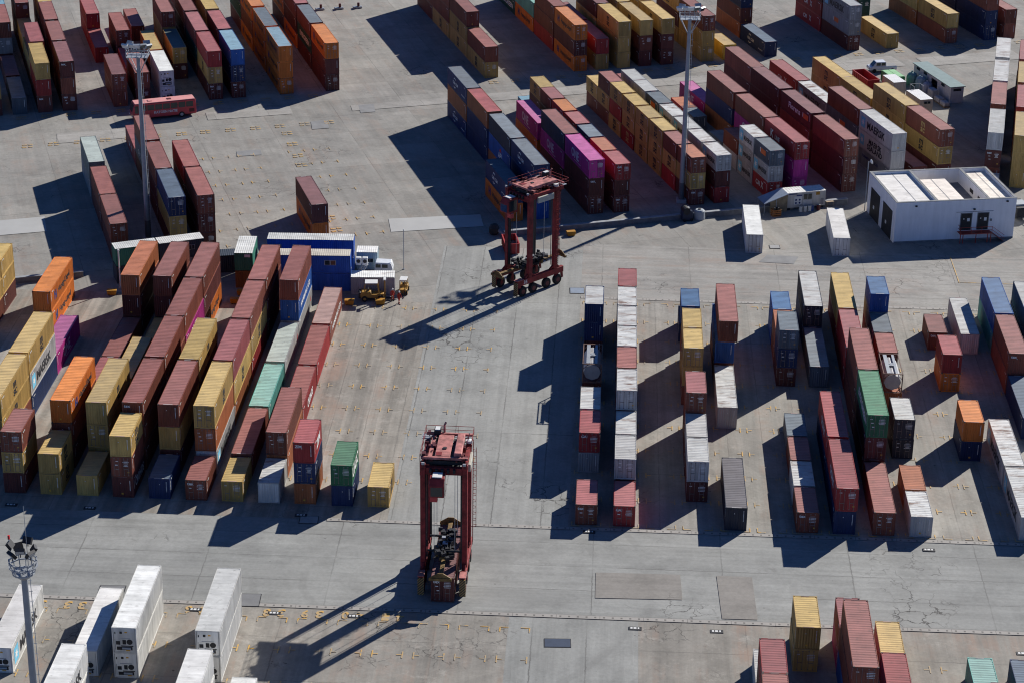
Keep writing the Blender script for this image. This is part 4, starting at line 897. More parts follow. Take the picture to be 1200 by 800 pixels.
    b = MB(); b.bx(-X-0.7,-X+0.1, YB+0.9, YB+2.1, ZT+0.3, ZT+0.36); b.bx(-X, X, YB+1.5, YB+2.1, ZT+0.3, ZT+0.36); b.build('service_platform', M_STEEL, o)
    # hydraulic lines, lamps, cables
    b = MB()
    for sx in (-1, 1):
        b.tube((sx*(X-0.45), YF+0.35, 3.0), (sx*(X-0.45), YF+0.35, ZT-0.8), 0.05, n=6); b.tube((sx*(X-0.45), YB-0.35, 3.0), (sx*(X-0.45), YB-0.35, ZT-0.8), 0.05, n=6)
    for i in range(5): b.bx(-1.5+0.62*i, -1.25+0.62*i, YF-0.6, YF-0.3, ZT-0.4, ZT+0.0)
    b.build('hydraulic_lines', M_DARK, o)
    for sx in (-1,1): b = MB(); b.box((sx*(X-0.05), YF-0.5, ZT+0.62), (0.3,0.2,0.25)); b.build('work_lamp', M_STEEL, o)
    # spreader
    zs = lift
    sp_ = empty('spreader_frame', (0,0,0)); bpy.data.objects.remove(sp_)
    b = MB(); b.bx(-0.45,0.45,-2.2,2.4,zs+0.18,zs+0.62); b.bx(-0.22,0.22,-5.9,6.2,zs+0.22,zs+0.5); b.bx(-0.95,0.95,-1.6,-1.2,zs+0.3,zs+0.8); b.bx(-0.95,0.95,1.6,2.0,zs+0.3,zs+0.8)
    spr = b.build('spreader', M_SPR, o, bevel=0.03)
    for y in (-5.95, 6.15):
        b = MB(); b.bx(-1.2,1.2,y-0.16,y+0.16,zs+0.04,zs+0.34); b.prism([(-1.15,0),(1.15,0),(0.3,0.55),(-0.3,0.55)], -0.05, 0.05, Matrix.Translation((0,y,zs+0.34)) @ Matrix.Rotation(R(90),4,'X')); b.build('end_beam', M_SPR, spr)
    b = MB()
    rr = random.Random(4)
    for i in range(60):
        c = (rr.uniform(-0.95,0.95), rr.uniform(-2.6,2.8), zs+rr.uniform(0.5,1.35)); b.box(c, (rr.uniform(0.15,0.6), rr.uniform(0.15,0.7), rr.uniform(0.15,0.5)), rr.uniform(0,1))
    for y in (-1.4, 1.8): b.tube((-1.85,y,zs+1.0),(1.85,y,zs+1.0),0.13,n=8)
    for i in range(7): b.tube((rr.uniform(-0.7,0.7),-1.2,zs+1.1),(rr.uniform(-0.7,0.7),1.8,zs+rr.uniform(0.8,1.4)),0.05,n=6)
    b.build('spreader_machinery', M_DARK, spr)
    b = MB(); b.bx(-0.3,0.25,-0.4,0.2,zs+1.16,zs+1.32); b.bx(-0.5,-0.1,0.9,1.3,zs+1.1,zs+1.3); b.build('valve_block', M_STEEL, spr)
    for sx in (-1,1):
        for y in (-1.4, 1.8):
            b = MB(); b.tube((sx*1.1, y, zs+0.8), (sx*1.1, y, ZT-0.7), 0.028, n=6); b.build('hoist_chain', M_STEEL, o)
    e = put('lettering', text_mesh('20' if lift > 3.2 else '35', 0.55), [M_WHITE], o); e.location = (X+0.27, -2.9, 2.1); e.rotation_euler = (0,0,R(90))
    return o
straddle((-6.75, 205.85, 0), R(-3.5), 'red straddle carrier holding a maroon container in the lane', 2.95)
straddle((2.15, 286.3, 0), R(-46.3), 'red straddle carrier with empty spreader at the lane end', 2.9)
a = R(-3.0); cx, cy = -6.9, 200.5
container('Dd!tex', L40, HC, (cx, cy, 0.06), a, 'E', 'maroon container held low between the wheels of straddle carrier', None)
# ---------------------------------------------------------------- lighting masts
def flood(parent, p, yaw, white=False, dark=False):
    fs = 0.82 if dark else 1.0
    b = MB(); M = Matrix.Translation(p) @ Matrix.Rotation(yaw, 4, 'Z') @ Matrix.Rotation(R(35), 4, 'X')
    b.box((0,0,0), (0.95*fs,0.28,0.72*fs), M=M); b.mi = 1; b.box((0,0,0), (0.85*fs,0.02,0.62*fs), M=M @ Matrix.Translation((0,-0.15,0))); b.mi = 0; b.bar(p, (p[0],p[1],p[2]-0.55), 0.07)
    return b.build('floodlight', [M_DARK if dark else (M_STEEL if not white else M_WPAINT), M_STEEL if dark else (M_GLASS if not white else M_WPAINT)], parent)
def mast(loc, h, label, kind):
    o = empty('light_mast', loc, 0.0); tag(o, label, 'light mast', 'tall lighting masts of the yard')
    g = flat('mast_grey', (0.26,0.28,0.30), 0.5, 0.3, var=0.1); gd = flat('mast_foot_shade', (0.10,0.11,0.125), 0.55, 0.2)
    b = MB(); b.tube((0,0,0),(0,0,h-1.4),0.42,0.26,n=14); b.build('pole', g, o)
    b = MB(); b.tube((0,0,0.3),(0,0,3.2),0.445,0.435,n=14); b.build('shaded_foot', gd, o)  # darker sleeve: shade on the lower pole put into the colour
    b = MB(); b.bx(-0.75,0.75,-0.75,0.75,0,0.55); b.build('plinth', flat('plinth', (0.30,0.30,0.31),0.8), o)
    b = MB()
    z = 3.0
    while z < h-2: b.bar((0.32,-0.1,z),(0.62,-0.1,z),0.04); z += 1.0
    b.bar((0.55,-0.1,3.0),(0.50,-0.1,h-2),0.05); b.build('ladder', M_STEEL, o)
    if kind == 'square':
        b = MB(); b.bx(-1.5,1.5,-1.1,1.1,h-1.4,h-1.32)
        b.build('platform', M_STEEL, o)
        b = MB()
        for zz in (h-0.9, h-0.45):
            for a_, c_2 in (((-1.5,-1.1),(1.5,-1.1)),((1.5,-1.1),(1.5,1.1)),((1.5,1.1),(-1.5,1.1)),((-1.5,1.1),(-1.5,-1.1))): b.bar((*a_,zz),(*c_2,zz),0.07)
        for x in (-1.5,-0.75,0,0.75,1.5):
            for y in (-1.1,1.1): b.bar((x,y,h-1.4),(x,y,h-0.42),0.07)
        b.build('railing', M_STEEL, o)
        b = MB()
        for sx in (-1,1):
            for sy in (-1,1): b.bar((0,0,h-4.2),(sx*1.4,sy*1.0,h-1.4),0.09)
        b.build('brace', M_STEEL, o)
        for i, x in enumerate((-1.6,-0.8,0.0,0.9,1.7)): flood(o, (x, -0.75+0.2*(i%2), h+0.25), R(-25+18*i), i in (0,1,2))
        flood(o, (-1.2,0.8,h+0.2), R(150)); flood(o, (1.2,0.8,h+0.3), R(200))
    else:
        b = MB(); n = 12; r = 1.15
        for zz, rr_ in ((h-1.7,0.9),(h-1.05,r),(h-0.6,r)):
            for i in range(n): b.bar((rr_*math.cos(2*math.pi*i/n), rr_*math.sin(2*math.pi*i/n), zz),(rr_*math.cos(2*math.pi*(i+1)/n), rr_*math.sin(2*math.pi*(i+1)/n), zz),0.1)
        for i in range(n): b.bar((0.9*math.cos(2*math.pi*i/n), 0.9*math.sin(2*math.pi*i/n), h-1.7),(r*math.cos(2*math.pi*i/n), r*math.sin(2*math.pi*i/n), h-0.45),0.07)
        b.build('railing', M_STEEL, o)
        b = MB(); b.lathe([(0.3,h-2.3),(0.92,h-1.72),(0.92,h-1.6),(0.2,h-1.6)], n=16); b.build('platform', M_STEEL, o)
        for i in range(7): q = R(51*i+20); flood(o, (0.95*math.cos(q), 0.95*math.sin(q), h+0.3+0.5*(i%2)), q+R(90), dark=True)
        b = MB(); b.tube((0.3,0.5,h-1.6),(0.3,0.5,h+4.2),0.035,0.02,n=6); b.build('antenna', M_STEEL, o)
        b = MB(); b.tube((-1.0,0.3,h-0.6),(-1.05,0.3,h+1.3),0.05,n=6); b.mi = 1; b.box((-1.05,0.3,h+1.4),(0.16,0.16,0.35)); b.build('warning_light', [M_WPAINT, M_REDL], o)
    return o
mast((25.8, 320.4, 0), 30.6, 'tall grey mast with lamp platform in the upper right yard', 'square')
mast((-53.5, 301.2, 0), 29.4, 'tall grey mast with lamp platform by the red bus', 'square')
mast((-39.6, 156.6, 0), 30.4, 'thick grey mast with ring of floodlights at lower left', 'ring')
# ---------------------------------------------------------------- site offices and huts
M_OB = paint('office_blue', (0.012,0.075,0.35), 0.1, 0.06); M_RW = roofpaint('office_white_roof', (0.60,0.60,0.57), 0.5, 0.3); M_RY = roofpaint('office_cream_roof', (0.50,0.46,0.38), 0.5, 0.3)
M_OG = paint('office_grey', (0.30,0.29,0.31), 0.15, 0.05); M_OL = paint('office_pale_blue', (0.33,0.44,0.50), 0.1, 0.05); M_GR = paint('hut_green', (0.03,0.16,0.11), 0.2, 0.05)
M_OR = paint('hut_rust', (0.20,0.085,0.025), 0.3, 0.05); M_DB = paint('hut_dark', (0.030,0.040,0.055), 0.1, 0.05); M_PK = paint('hut_pale', (0.24,0.20,0.20), 0.2, 0.05)
def office(L, H, loc, rz, wall, roof, label, wins=(), name='container_office', grp=None, width=2.44):
    """office made from a container lying along its x axis; wins: (kind, x, z, w, h) on the long front, y=0"""
    o = empty(name, loc, rz); tag(o, label, 'office cabin' if name == 'container_office' else 'hut', grp)
    b = MB(); pr = corr_profile(L-0.1, 0.03, 0.29, 0.05); D = width
    for y, sg in ((0, 1), (D, -1)):
        lo = [b.bm.verts.new((x, y+sg*dd, 0.1)) for x, dd in pr]; hi = [b.bm.verts.new((x, y+sg*dd, H-0.08)) for x, dd in pr]
        for i in range(len(pr)-1): q = (lo[i], lo[i+1], hi[i+1], hi[i]); b.face(q if sg > 0 else q[::-1])
    b.quad([(0.03,0.03,0.1),(0.03,0.03,H-0.08),(0.03,D-0.03,H-0.08),(0.03,D-0.03,0.1)]); b.quad([(L-0.03,0.03,0.1),(L-0.03,D-0.03,0.1),(L-0.03,D-0.03,H-0.08),(L-0.03,0.03,H-0.08)])
    b.build('wall', wall, o, recalc=False)
    b = MB(); n = int(L/0.28); p = L/n; ys = []
    for i in range(n): ys += [(i*p,0),(i*p+p*0.35,0),(i*p+p*0.5,-0.016),(i*p+p*0.85,-0.016)]
    ys.append((L,0)); lo = [b.bm.verts.new((x, 0.0, H-0.0+dz)) for x, dz in ys]; hi = [b.bm.verts.new((x, D, H+dz)) for x, dz in ys]
    for i in range(len(ys)-1): b.face((lo[i], lo[i+1], hi[i+1], hi[i]))
    b.build('roof', roof, o, recalc=False)
    b = MB()
    for x in (0.07, L-0.07):
        for y in (0.05, D-0.05): b.box((x,y,H/2-0.03),(0.13,0.11,H-0.08))
    for y in (0.0, D): b.box((L/2,y+(0.02 if y==0 else -0.02),H-0.10),(L-0.3,0.07,0.1)); b.box((L/2,y+(0.02 if y==0 else -0.02),0.08),(L-0.3,0.07,0.14))
    b.build('frame', wall, o)
    for kd, x, z, ww, hh in wins:
        if kd == 'window':
            b = MB(); b.box((x,-0.03,z),(ww+0.1,0.05,hh+0.1)); fr_ = b.build('window', M_STEEL, o); b = MB(); b.box((x-ww*0.26,-0.06,z),(ww*0.44,0.02,hh)); b.box((x+ww*0.26,-0.06,z),(ww*0.44,0.02,hh)); b.build('pane', M_GLASS, fr_)
        elif kd == 'door': b = MB(); b.box((x,-0.03,z),(ww,0.06,hh)); b.build('door', M_DARK, o)
        elif kd == 'sign': b = MB(); b.box((x,-0.03,z),(ww,0.03,hh)); b.build('sign_panel', M_WPAINT, o)
    return o
G1 = 'site offices made of stacked containers'
H1 = 2.62
office(12.19, H1, (-34.75, 283.35, 0), R(0.3), M_OB, M_RY, 'blue office cabin at ground level behind the forklift', (('door', 2, 1.15, 0.9, 2.0),), grp=G1)
office(12.19, H1, (-34.75, 283.38, H1+0.01), R(0.3), M_OB, M_RY, 'upper blue cabin with cream roof, above the forklift', (('window', 9.4, 1.55, 1.5, 0.62), ('window', 5.0, 1.55, 1.2, 0.62)), grp=G1)
office(12.19, H1, (-34.7, 289.3, 0), R(-0.3), M_OB, M_RW, 'lower blue cabin at the back of the office cluster', (), grp=G1)
office(12.19, H1, (-34.7, 289.3, H1+0.01), R(-0.3), M_OB, M_RW, 'upper blue cabin with long ribbed white roof at the back', (('window', 1.5, 1.5, 0.9, 0.6), ('window', 4.0, 1.5, 0.9, 0.6)), grp=G1)
office(6.06, 2.6, (-22.42, 282.15, 0), R(1.5), M_OG, M_RW, 'grey container store with white roof beside the forklift', (), 'storage_container', G1)
office(3.0, 2.6, (-22.3, 291.4, 0), R(0), M_OL, M_RW, 'small pale blue cabin behind the grey store', (('window', 1.9, 1.35, 0.9, 0.5),), grp=G1)
b = MB()
for q in ((-0.5,0.3,0.9,0.9),(0.1,0.55,0.8,-0.5),(0.1,0.0,0.3,0.7),(-0.25,-0.1,0.3,-0.8)): b.box((q[0],0,q[1]),(q[2],0.02,0.14),M=Matrix.Translation((q[0],0,q[1])) @ Matrix.Rotation(q[3],4,'Y'))
o = empty('white_van', (-18.3, 290.0, 0), R(-3)); tag(o, 'small white van half hidden behind the grey store', 'van')
vb = MB(); vb.prism([(-1.25,0.35),(1.25,0.35),(1.3,1.0),(1.05,1.85),(-1.15,1.9),(-1.3,1.2)], -0.85, 0.85, Matrix.Rotation(R(90),4,'X')); vb.build('body', flat('van_white', (0.60,0.62,0.64), 0.35), o, bevel=0.06)
for x in (-0.75, 0.78):
    for y in (-0.8, 0.8): vb = MB(); vb.tube((x,y-0.1,0.33),(x,y+0.1,0.33),0.33,n=12); vb.build('wheel', M_RUBBER, o)
vb = MB(); vb.box((0.2,-0.87,1.42),(0.8,0.03,0.5)); vb.build('window', M_GLASS, o)
vb = MB(); vb.box((-0.75,-0.87,1.42),(0.7,0.03,0.5)); vb.build('window', M_GLASS, o)
# air conditioners, stair
for x in (0.25, 1.15):
    o = empty('air_conditioner', (-22.2+x, 285.3, 3.1), 0); tag(o, 'white air conditioner on blue office end, %s one' % ('nearer the wall' if x < 1 else 'outer'), 'air conditioner')
    b = MB(); b.bx(0,0.75,0,0.6,0,1.1); b.build('casing', M_WPAINT, o, bevel=0.05); b = MB(); b.tube((0.37,-0.02,0.6),(0.37,0.0,0.6),0.28,n=14); b.build('fan_grille', M_DARK, o)
o = empty('metal_stair', (-22.1, 286.6, 0), 0); tag(o, 'steel stair between blue offices and pale cabin', 'stair')
b = MB()
for i in range(10): b.bx(0.0+0.16*i, 0.3+0.16*i, 0, 0.8, 0.25*i+0.2, 0.25*i+0.25)
b.build('treads', M_STEEL, o); b = MB()
for y in (0, 0.8): b.bar((0,y,0.1),(1.75,y,2.65),0.1); b.bar((0,y,1.0),(1.75,y,3.5),0.05); [b.bar((0.4*i,y,0.1+0.58*i),(0.4*i,y,1.0+0.58*i),0.05) for i in range(5)]
b.build('stringer', M_STEEL, o)
# green hut on rust-coloured box, dark huts
office(2.5, 2.6, (-38.65, 283.9, 0), R(0.5), M_OR, M_OR, 'rust brown box under the green hut', (), 'storage_container', G1, 6.3)
office(2.55, H1, (-38.68, 283.9, 2.62), R(0.5), M_GR, M_RW, 'green hut with white roof, on the rust brown box', (('sign', 1.8, 2.2, 0.8, 0.4),), 'green_hut', G1, 6.4)
office(6.06, 2.6, (-45.2, 288.6, 0), R(10), M_DB, M_DB, 'dark low hut behind the brown three-high stacks', (), 'dark_hut', G1)
a = R(21.6); ca, sa = math.cos(a), math.sin(a); hx, hy = -55.3, 284.7
office(6.06, 2.6, (hx, hy, 0), a, M_DB, M_DB, 'dark lower cabin under the green one by white post', (('window', 1.6, 1.4, 0.9, 0.6),), 'storage_container', G1)
office(6.06, 2.6, (hx+6.2*ca, hy+6.2*sa, 0), a, M_PK, M_PK, 'pale lower cabin under the dark grey one', (), 'storage_container', G1)
office(6.06, 2.6, (hx, hy, 2.61), a, M_GR, M_RW, 'green upper cabin with pale roof behind white post', (), 'container_office', G1)
office(6.4, 2.6, (hx+6.2*ca, hy+6.2*sa, 2.61), a, M_OG if False else M_DB, M_RW, 'dark upper cabin with bright white roof beside green one', (('window', 4.6, 1.5, 0.8, 0.6),), 'container_office', G1)
def post(loc, h, r, label, mat=M_WPAINT):
    o = empty('thin_post', loc, 0); tag(o, label, 'post'); b = MB(); b.tube((0,0,0),(0,0,h),r,n=8); b.build('shaft', mat, o); b = MB(); b.tube((0,0,0),(0,0,0.15),r*3,n=8); b.build('base_plate', M_STEEL, o); b = MB(); b.lathe([(r,h),(r*1.8,h+0.03),(r*1.5,h+0.12),(0.01,h+0.16)],n=8); b.build('cap', mat, o); return o
post((-54.6, 283.2, 0), 5.6, 0.10, 'thin white post in front of green cabin')
post((-15.6, 291.5, 0), 6.0, 0.05, 'thin dark post beside the office cluster', M_STEEL)
# ---------------------------------------------------------------- yellow twist-lock bins
def bin_(x, y, rz, label):
    o = empty('steel_bin', (x, y, 0), rz); tag(o, label, 'steel bin', 'yellow steel bins on the yard')
    o.scale = (0.8,0.85,0.85); m_ = flat('bin_yellow', (0.36,0.17,0.015), 0.6, var=0.25)
    b = MB(); b.prism([(-0.7,0.12),(0.7,0.12),(0.85,0.85),(-0.85,0.85)], -0.5, 0.5, Matrix.Rotation(R(90),4,'X')); b.build('tub', m_, o, bevel=0.03)
    b = MB(); b.bx(-0.75,0.75,-0.42,0.42,0.80,0.86); b.build('rim_band', M_DARK, o) if False else b.bm.free()
    for sx in (-1,1): b = MB(); b.bx(sx*0.45-0.12, sx*0.45+0.12, -0.5, 0.5, 0, 0.13); b.build('foot', M_DARK, o)
for x, y, rz, lb in ((-22.4,278.7,0,'yellow steel bin at corner by the forklift'), (-18.2,278.9,R(8),'yellow steel bin in front of the two workers'), (-55.4,280.9,R(5),'yellow steel bin near the white post'), (-37.5,281.5,0,'yellow steel bin between stacks under the green hut'), (-38.1,278.6,0,'yellow steel bin on shaded concrete under green hut'), (8.5,305.6,R(15),'yellow block-shaped bin beside the low barrier')): bin_(x, y, rz, lb)
# ---------------------------------------------------------------- forklifts
def forklift(loc, rz, label, s=1.0):
    o = empty('forklift', loc, rz); o.scale = (s,s,s); tag(o, label, 'forklift', 'yellow forklifts by the offices')
    y_ = flat('forklift_yellow', (0.33,0.185,0.04), 0.5, var=0.2)
    b = MB(); b.prism([(-1.75,0.45),(1.1,0.4),(1.1,0.95),(0.5,0.95),(0.2,0.85),(-0.4,0.85),(-0.5,1.2),(-1.6,1.2),(-1.8,0.9)], -0.62, 0.62, Matrix.Rotation(R(90),4,'X')); b.build('body', y_, o, bevel=0.05)
    b = MB(); b.bx(-2.0,-1.72,-0.6,0.6,0.4,1.15); b.build('counterweight', M_DARK, o, bevel=0.06)
    b = MB()
    for y in (-0.55,0.55): b.bar((0.55,y,0.9),(0.3,y,2.35),0.1); b.bar((-1.3,y,1.15),(-1.15,y,2.35),0.1)
    b.bar((0.3,-0.55,2.3),(0.3,0.55,2.3),0.08); b.bar((-1.15,-0.55,2.3),(-1.15,0.55,2.3),0.08); b.bar((-1.15,-0.55,2.3),(0.3,-0.55,2.3),0.08); b.bar((-1.15,0.55,2.3),(0.3,0.55,2.3),0.08)
    b.build('cab_frame', y_, o); b = MB(); b.bx(-1.2,0.35,-0.6,0.6,2.32,2.42); b.build('roof_guard', M_WPAINT, o)
    b = MB(); b.bx(-0.75,-0.3,-0.28,0.28,0.86,1.0); b.bx(-0.85,-0.72,-0.28,0.28,0.9,1.5); b.build('seat', M_DARK, o)
    b = MB()
    for y in (-0.4,0.4): b.bar((1.22,y,0.1),(1.22,y,2.75),0.13)
    for z in (0.5,1.5,2.7): b.bar((1.22,-0.4,z),(1.22,0.4,z),0.1)
    b.build('mast', y_, o)
    b = MB(); b.box((1.22,0,2.75),(0.3,0.9,0.16)); b.build('mast_lamp', M_WPAINT, o)
    for y in (-0.35,0.35): b = MB(); b.bx(1.3,2.5,y-0.08,y+0.08,0.1,0.17); b.bx(1.28,1.36,y-0.08,y+0.08,0.1,0.9); b.build('fork', M_DARK, o)
    for x, r in ((0.75,0.42),(-1.25,0.35)):
        for y in (-0.62,0.62): b = MB(); b.tube((x,y-0.16,r),(x,y+0.16,r),r,n=14); w_ = b.build('wheel', M_RUBBER, o); b = MB(); b.tube((x,y-0.17,r),(x,y+0.17,r),r*0.5,n=10); b.build('rim', y_, w_)
forklift((-19.0, 280.5, 0), R(2), 'yellow forklift parked before the grey container store', 1.12)
forklift((-15.2, 283.0, 0), R(-95), 'second yellow lift truck at the corner of grey store', 0.85)
# ---------------------------------------------------------------- people
def person(loc, rz, label, stride):
    me = bpy.data.meshes.new('person'); s = stride
    V = [(0,0,0.95),(0,0.01,1.18),(0,0,1.42),(0,0,1.55),(0,-0.01,1.62),(0,-0.02,1.74),
         (-0.10,0,0.90),(-0.11,-0.12*s,0.50),(-0.12,-0.02*s-0.10*s,0.10),(-0.12,-0.26*s-0.12,0.05),
         (0.10,0,0.90),(0.11,0.08*s,0.50),(0.12,0.26*s,0.12),(0.12,0.14*s,0.05),
         (-0.19,0,1.42),(-0.27,0.05*s,1.16),(-0.27,-0.12*s,0.93),(-0.26,-0.16*s,0.83),
         (0.19,0,1.42),(0.27,-0.06*s,1.16),(0.26,-0.22*s,0.95),(0.25,-0.27*s,0.86)]
    E_ = [(0,1),(1,2),(2,3),(3,4),(4,5),(0,6),(6,7),(7,8),(8,9),(0,10),(10,11),(11,12),(12,13),(2,14),(14,15),(15,16),(16,17),(2,18),(18,19),(19,20),(20,21)]
    rad = [.15,.135,.15,.06,.085,.09,.095,.07,.05,.045,.095,.07,.05,.045,.075,.055,.042,.045,.075,.055,.042,.045]
    me.from_pydata([Vector(v) for v in V], E_, []); o = bpy.data.objects.new('person', me); COL.objects.link(o)
    md = o.modifiers.new('skin', 'SKIN'); sv = me.skin_vertices[0].data
    for i, r_ in enumerate(rad): sv[i].radius = (r_, r_*0.85 if i < 3 else r_)
    sv[0].use_root = True
    md2 = o.modifiers.new('sub', 'SUBSURF'); md2.levels = 1; md2.render_levels = 1
    me.materials.append(flat('coverall_red', (0.42,0.045,0.025), 0.8, var=0.1))
    o.location = loc; o.rotation_euler = (0,0,rz); tag(o, label, 'person', 'two workers by the offices')
    b = MB(); b.lathe([(0.13,1.73),(0.135,1.76),(0.12,1.84),(0.07,1.89),(0.01,1.9)], Matrix.Translation((0,-0.02,0)), 12); b.bx(-0.1,0.1,-0.2,-0.1,1.735,1.755); b.build('helmet', M_WPAINT, o)
    b = MB(); b.lathe([(0.03,1.55),(0.075,1.57),(0.098,1.64),(0.098,1.72),(0.06,1.77)], Matrix.Translation((0,-0.025,0)), 12); b.bx(-0.016,0.016,-0.145,-0.11,1.63,1.67); b.build('face', flat('skin', (0.40,0.24,0.17), 0.6), o)
    b = MB()
    for sx in (-1,1): b.bx(sx*0.12-0.05, sx*0.12+0.05, (-0.30*s-0.14 if sx<0 else 0.10*s-0.04), (0.0 if sx<0 else 0.10*s+0.22), 0.0, 0.09)
    b.build('boots', M_DARK, o)
person((-16.55, 280.1, 0), R(-10), 'worker in red coverall and white helmet, nearer the grey store', 0.4)
person((-15.6, 279.2, 0), R(35), 'worker in red coverall and white helmet, walking beside colleague', 1.1)
# ---------------------------------------------------------------- red bus
o = empty('bus', (-59.75, 357.6, 0), R(21)); tag(o, 'red coach with white lettering parked before the far stacks', 'bus')
mr = flat('bus_red', (0.46,0.05,0.06), 0.35, var=0.08); mrr = flat('bus_roof', (0.60,0.27,0.25), 0.5, var=0.1)
b = MB(); b.prism([(-5.4,0.45),(5.4,0.45),(5.45,1.6),(5.35,2.98),(-5.1,2.98),(-5.5,1.7)], -1.22, 1.22, Matrix.Rotation(R(90),4,'X')); b.build('body', mr, o, bevel=0.08)
b = MB(); b.bx(-5.0,5.3,-1.14,1.14,2.98,3.06); b.bx(-2.6,-1.9,-0.4,0.4,3.06,3.16); b.build('roof', mrr, o, bevel=0.02)
for i in range(7): b = MB(); b.bx(-4.25+1.33*i, -3.08+1.33*i, -1.235, -1.215, 1.75, 2.68); b.build('window', M_GLASS, o)
b = MB(); b.bx(-5.05,-4.45,-1.235,-1.215,1.4,2.68); b.build('driver_window', M_GLASS, o)
b = MB(); b.quad([(-5.53,-1.05,1.65),(-5.53,1.05,1.65),(-5.17,1.05,2.85),(-5.17,-1.05,2.85)]); b.build('windscreen', M_GLASS, o, recalc=False)
for x in (-3.3, 2.9):
    for y in (-1.1, 1.1): b = MB(); b.tube((x,y-0.16,0.5),(x,y+0.16,0.5),0.5,n=18); w_ = b.build('wheel', M_RUBBER, o); b = MB(); b.tube((x,y-0.17,0.5),(x,y+0.17,0.5),0.28,n=12); b.build('rim', M_STEEL, w_)
e = put('lettering', text_mesh('KATOEN NATIE', 0.46, 4.0), [M_WHITE], o); e.location = (0.2,-1.25,1.3)
b = MB(); b.bx(4.2,5.1,-1.232,-1.215,0.8,1.4); b.build('engine_grille', M_CD, o)
for x in (-5.55, 5.42):
    for y in (-0.9,0.9): b = MB(); b.box((x,y,0.85),(0.12,0.35,0.18)); b.build('headlight' if x < 0 else 'tail_light', M_WPAINT if x < 0 else M_REDL, o)
b = MB(); b.bx(0.7,1.4,-0.35,0.35,3.06,3.12); b.build('roof_hatch', M_CD, o)
# ---------------------------------------------------------------- pickup
o = empty('pickup_truck', (66.9, 389.6, 0), R(10)); tag(o, 'white crew-cab pickup truck parked beyond the green skip', 'pickup truck')
pwh = flat('pickup_white', (0.58,0.60,0.63), 0.3, var=0.04)
b = MB(); b.prism([(-2.6,0.45),(2.6,0.45),(2.6,1.15),(-1.75,1.2),(-2.6,1.05)], -0.95, 0.95, Matrix.Rotation(R(90),4,'X')); b.build('body', pwh, o, bevel=0.07)
b = MB(); b.prism([(-2.0,1.15),(0.6,1.15),(0.45,1.95),(-1.35,1.95)], -0.85, 0.85, Matrix.Rotation(R(90),4,'X')); b.build('cab', pwh, o, bevel=0.05)
b = MB(); b.bx(0.75,2.5,-0.8,0.8,1.155,1.20); b.build('load_bed', flat('bed_grey', (0.22,0.22,0.22), 0.7), o)
for sx in ((-1.35,-0.55),(-0.4,0.35)): b = MB(); b.bx(sx[0],sx[1],-0.875,-0.85,1.3,1.82); b.build('window', M_GLASS, o)
b = MB(); b.quad([(-2.01,-0.75,1.22),(-2.01,0.75,1.22),(-1.42,0.75,1.88),(-1.42,-0.75,1.88)]); b.build('windscreen', M_GLASS, o, recalc=False)
for x in (-1.7,1.7):
    for y in (-0.85,0.85): b = MB(); b.tube((x,y-0.13,0.38),(x,y+0.13,0.38),0.38,n=14); b.build('wheel', M_RUBBER, o)
for y in (-0.65,0.65): b = MB(); b.box((-2.62,y,0.8),(0.06,0.4,0.2)); b.build('headlight', M_STEEL, o)
# ---------------------------------------------------------------- skips
def skip(loc, rz, L, W, H, mat, label, lid=None):
    o = empty('waste_skip', loc, rz); tag(o, label, 'skip')
    b = MB(); t = 0.1
    b.bx(-W/2,W/2,0,L,0.15,0.25); b.bx(-W/2,-W/2+t,0,L,0.25,H); b.bx(W/2-t,W/2,0,L,0.25,H); b.bx(-W/2+t,W/2-t,0,t,0.25,H); b.bx(-W/2+t,W/2-t,L-t,L,0.25,H)
    b.build('tub', mat, o)
    b = MB(); n = int(L/0.8)
    for i in range(n+1):
        for sx in (-1,1): b.box((sx*(W/2+0.04), 0.1+i*(L-0.2)/n, H/2+0.1),(0.08,0.1,H-0.2))
    for sx in (-1,1): b.box((sx*(W/2+0.02),L/2,H-0.03),(0.12,L,0.1))
    b.build('ribs', mat, o)
    b = MB(); b.bx(-W/2+0.15,W/2-0.15,0.3,L-0.3,0.26,0.6); rr = random.Random(2)
    for i in range(12): b.box((rr.uniform(-W/2+0.4,W/2-0.4),rr.uniform(0.6,L-0.6),0.65),(rr.uniform(.3,.8),rr.uniform(.3,.9),rr.uniform(.2,.5)),rr.uniform(0,2))
    b.build('rubbish', flat('rubbish', (0.12,0.115,0.11), 0.9, var=0.5, scale=3), o)
    if lid:
        for k_ in (0,1): b = MB(); b.bx(-W/2+0.02+k_*W/2, W/2*0.0-0.04+k_*W/2+0.0, 0.05, L-0.05, H+0.02, H+0.1); b.build('lid', lid, o, bevel=0.02)
    return o
skip((63.6, 377.5, 0), YU, 6.6, 2.2, 2.1, flat('skip_red', (0.33,0.03,0.03), 0.55), 'open red waste skip behind the tan containers')
skip((68.3, 379.6, 0), YU, 4.4, 2.5, 2.0, flat('skip_green', (0.06,0.25,0.09), 0.55), 'green lidded waste skip beside the pickup', flat('lid_green', (0.24,0.46,0.24), 0.6))
skip((-0.15, 297.6, 0), R(8), 4.0, 2.0, 1.7, flat('skip_red', (0.33,0.03,0.03), 0.55), 'small red skip behind the far straddle carrier')
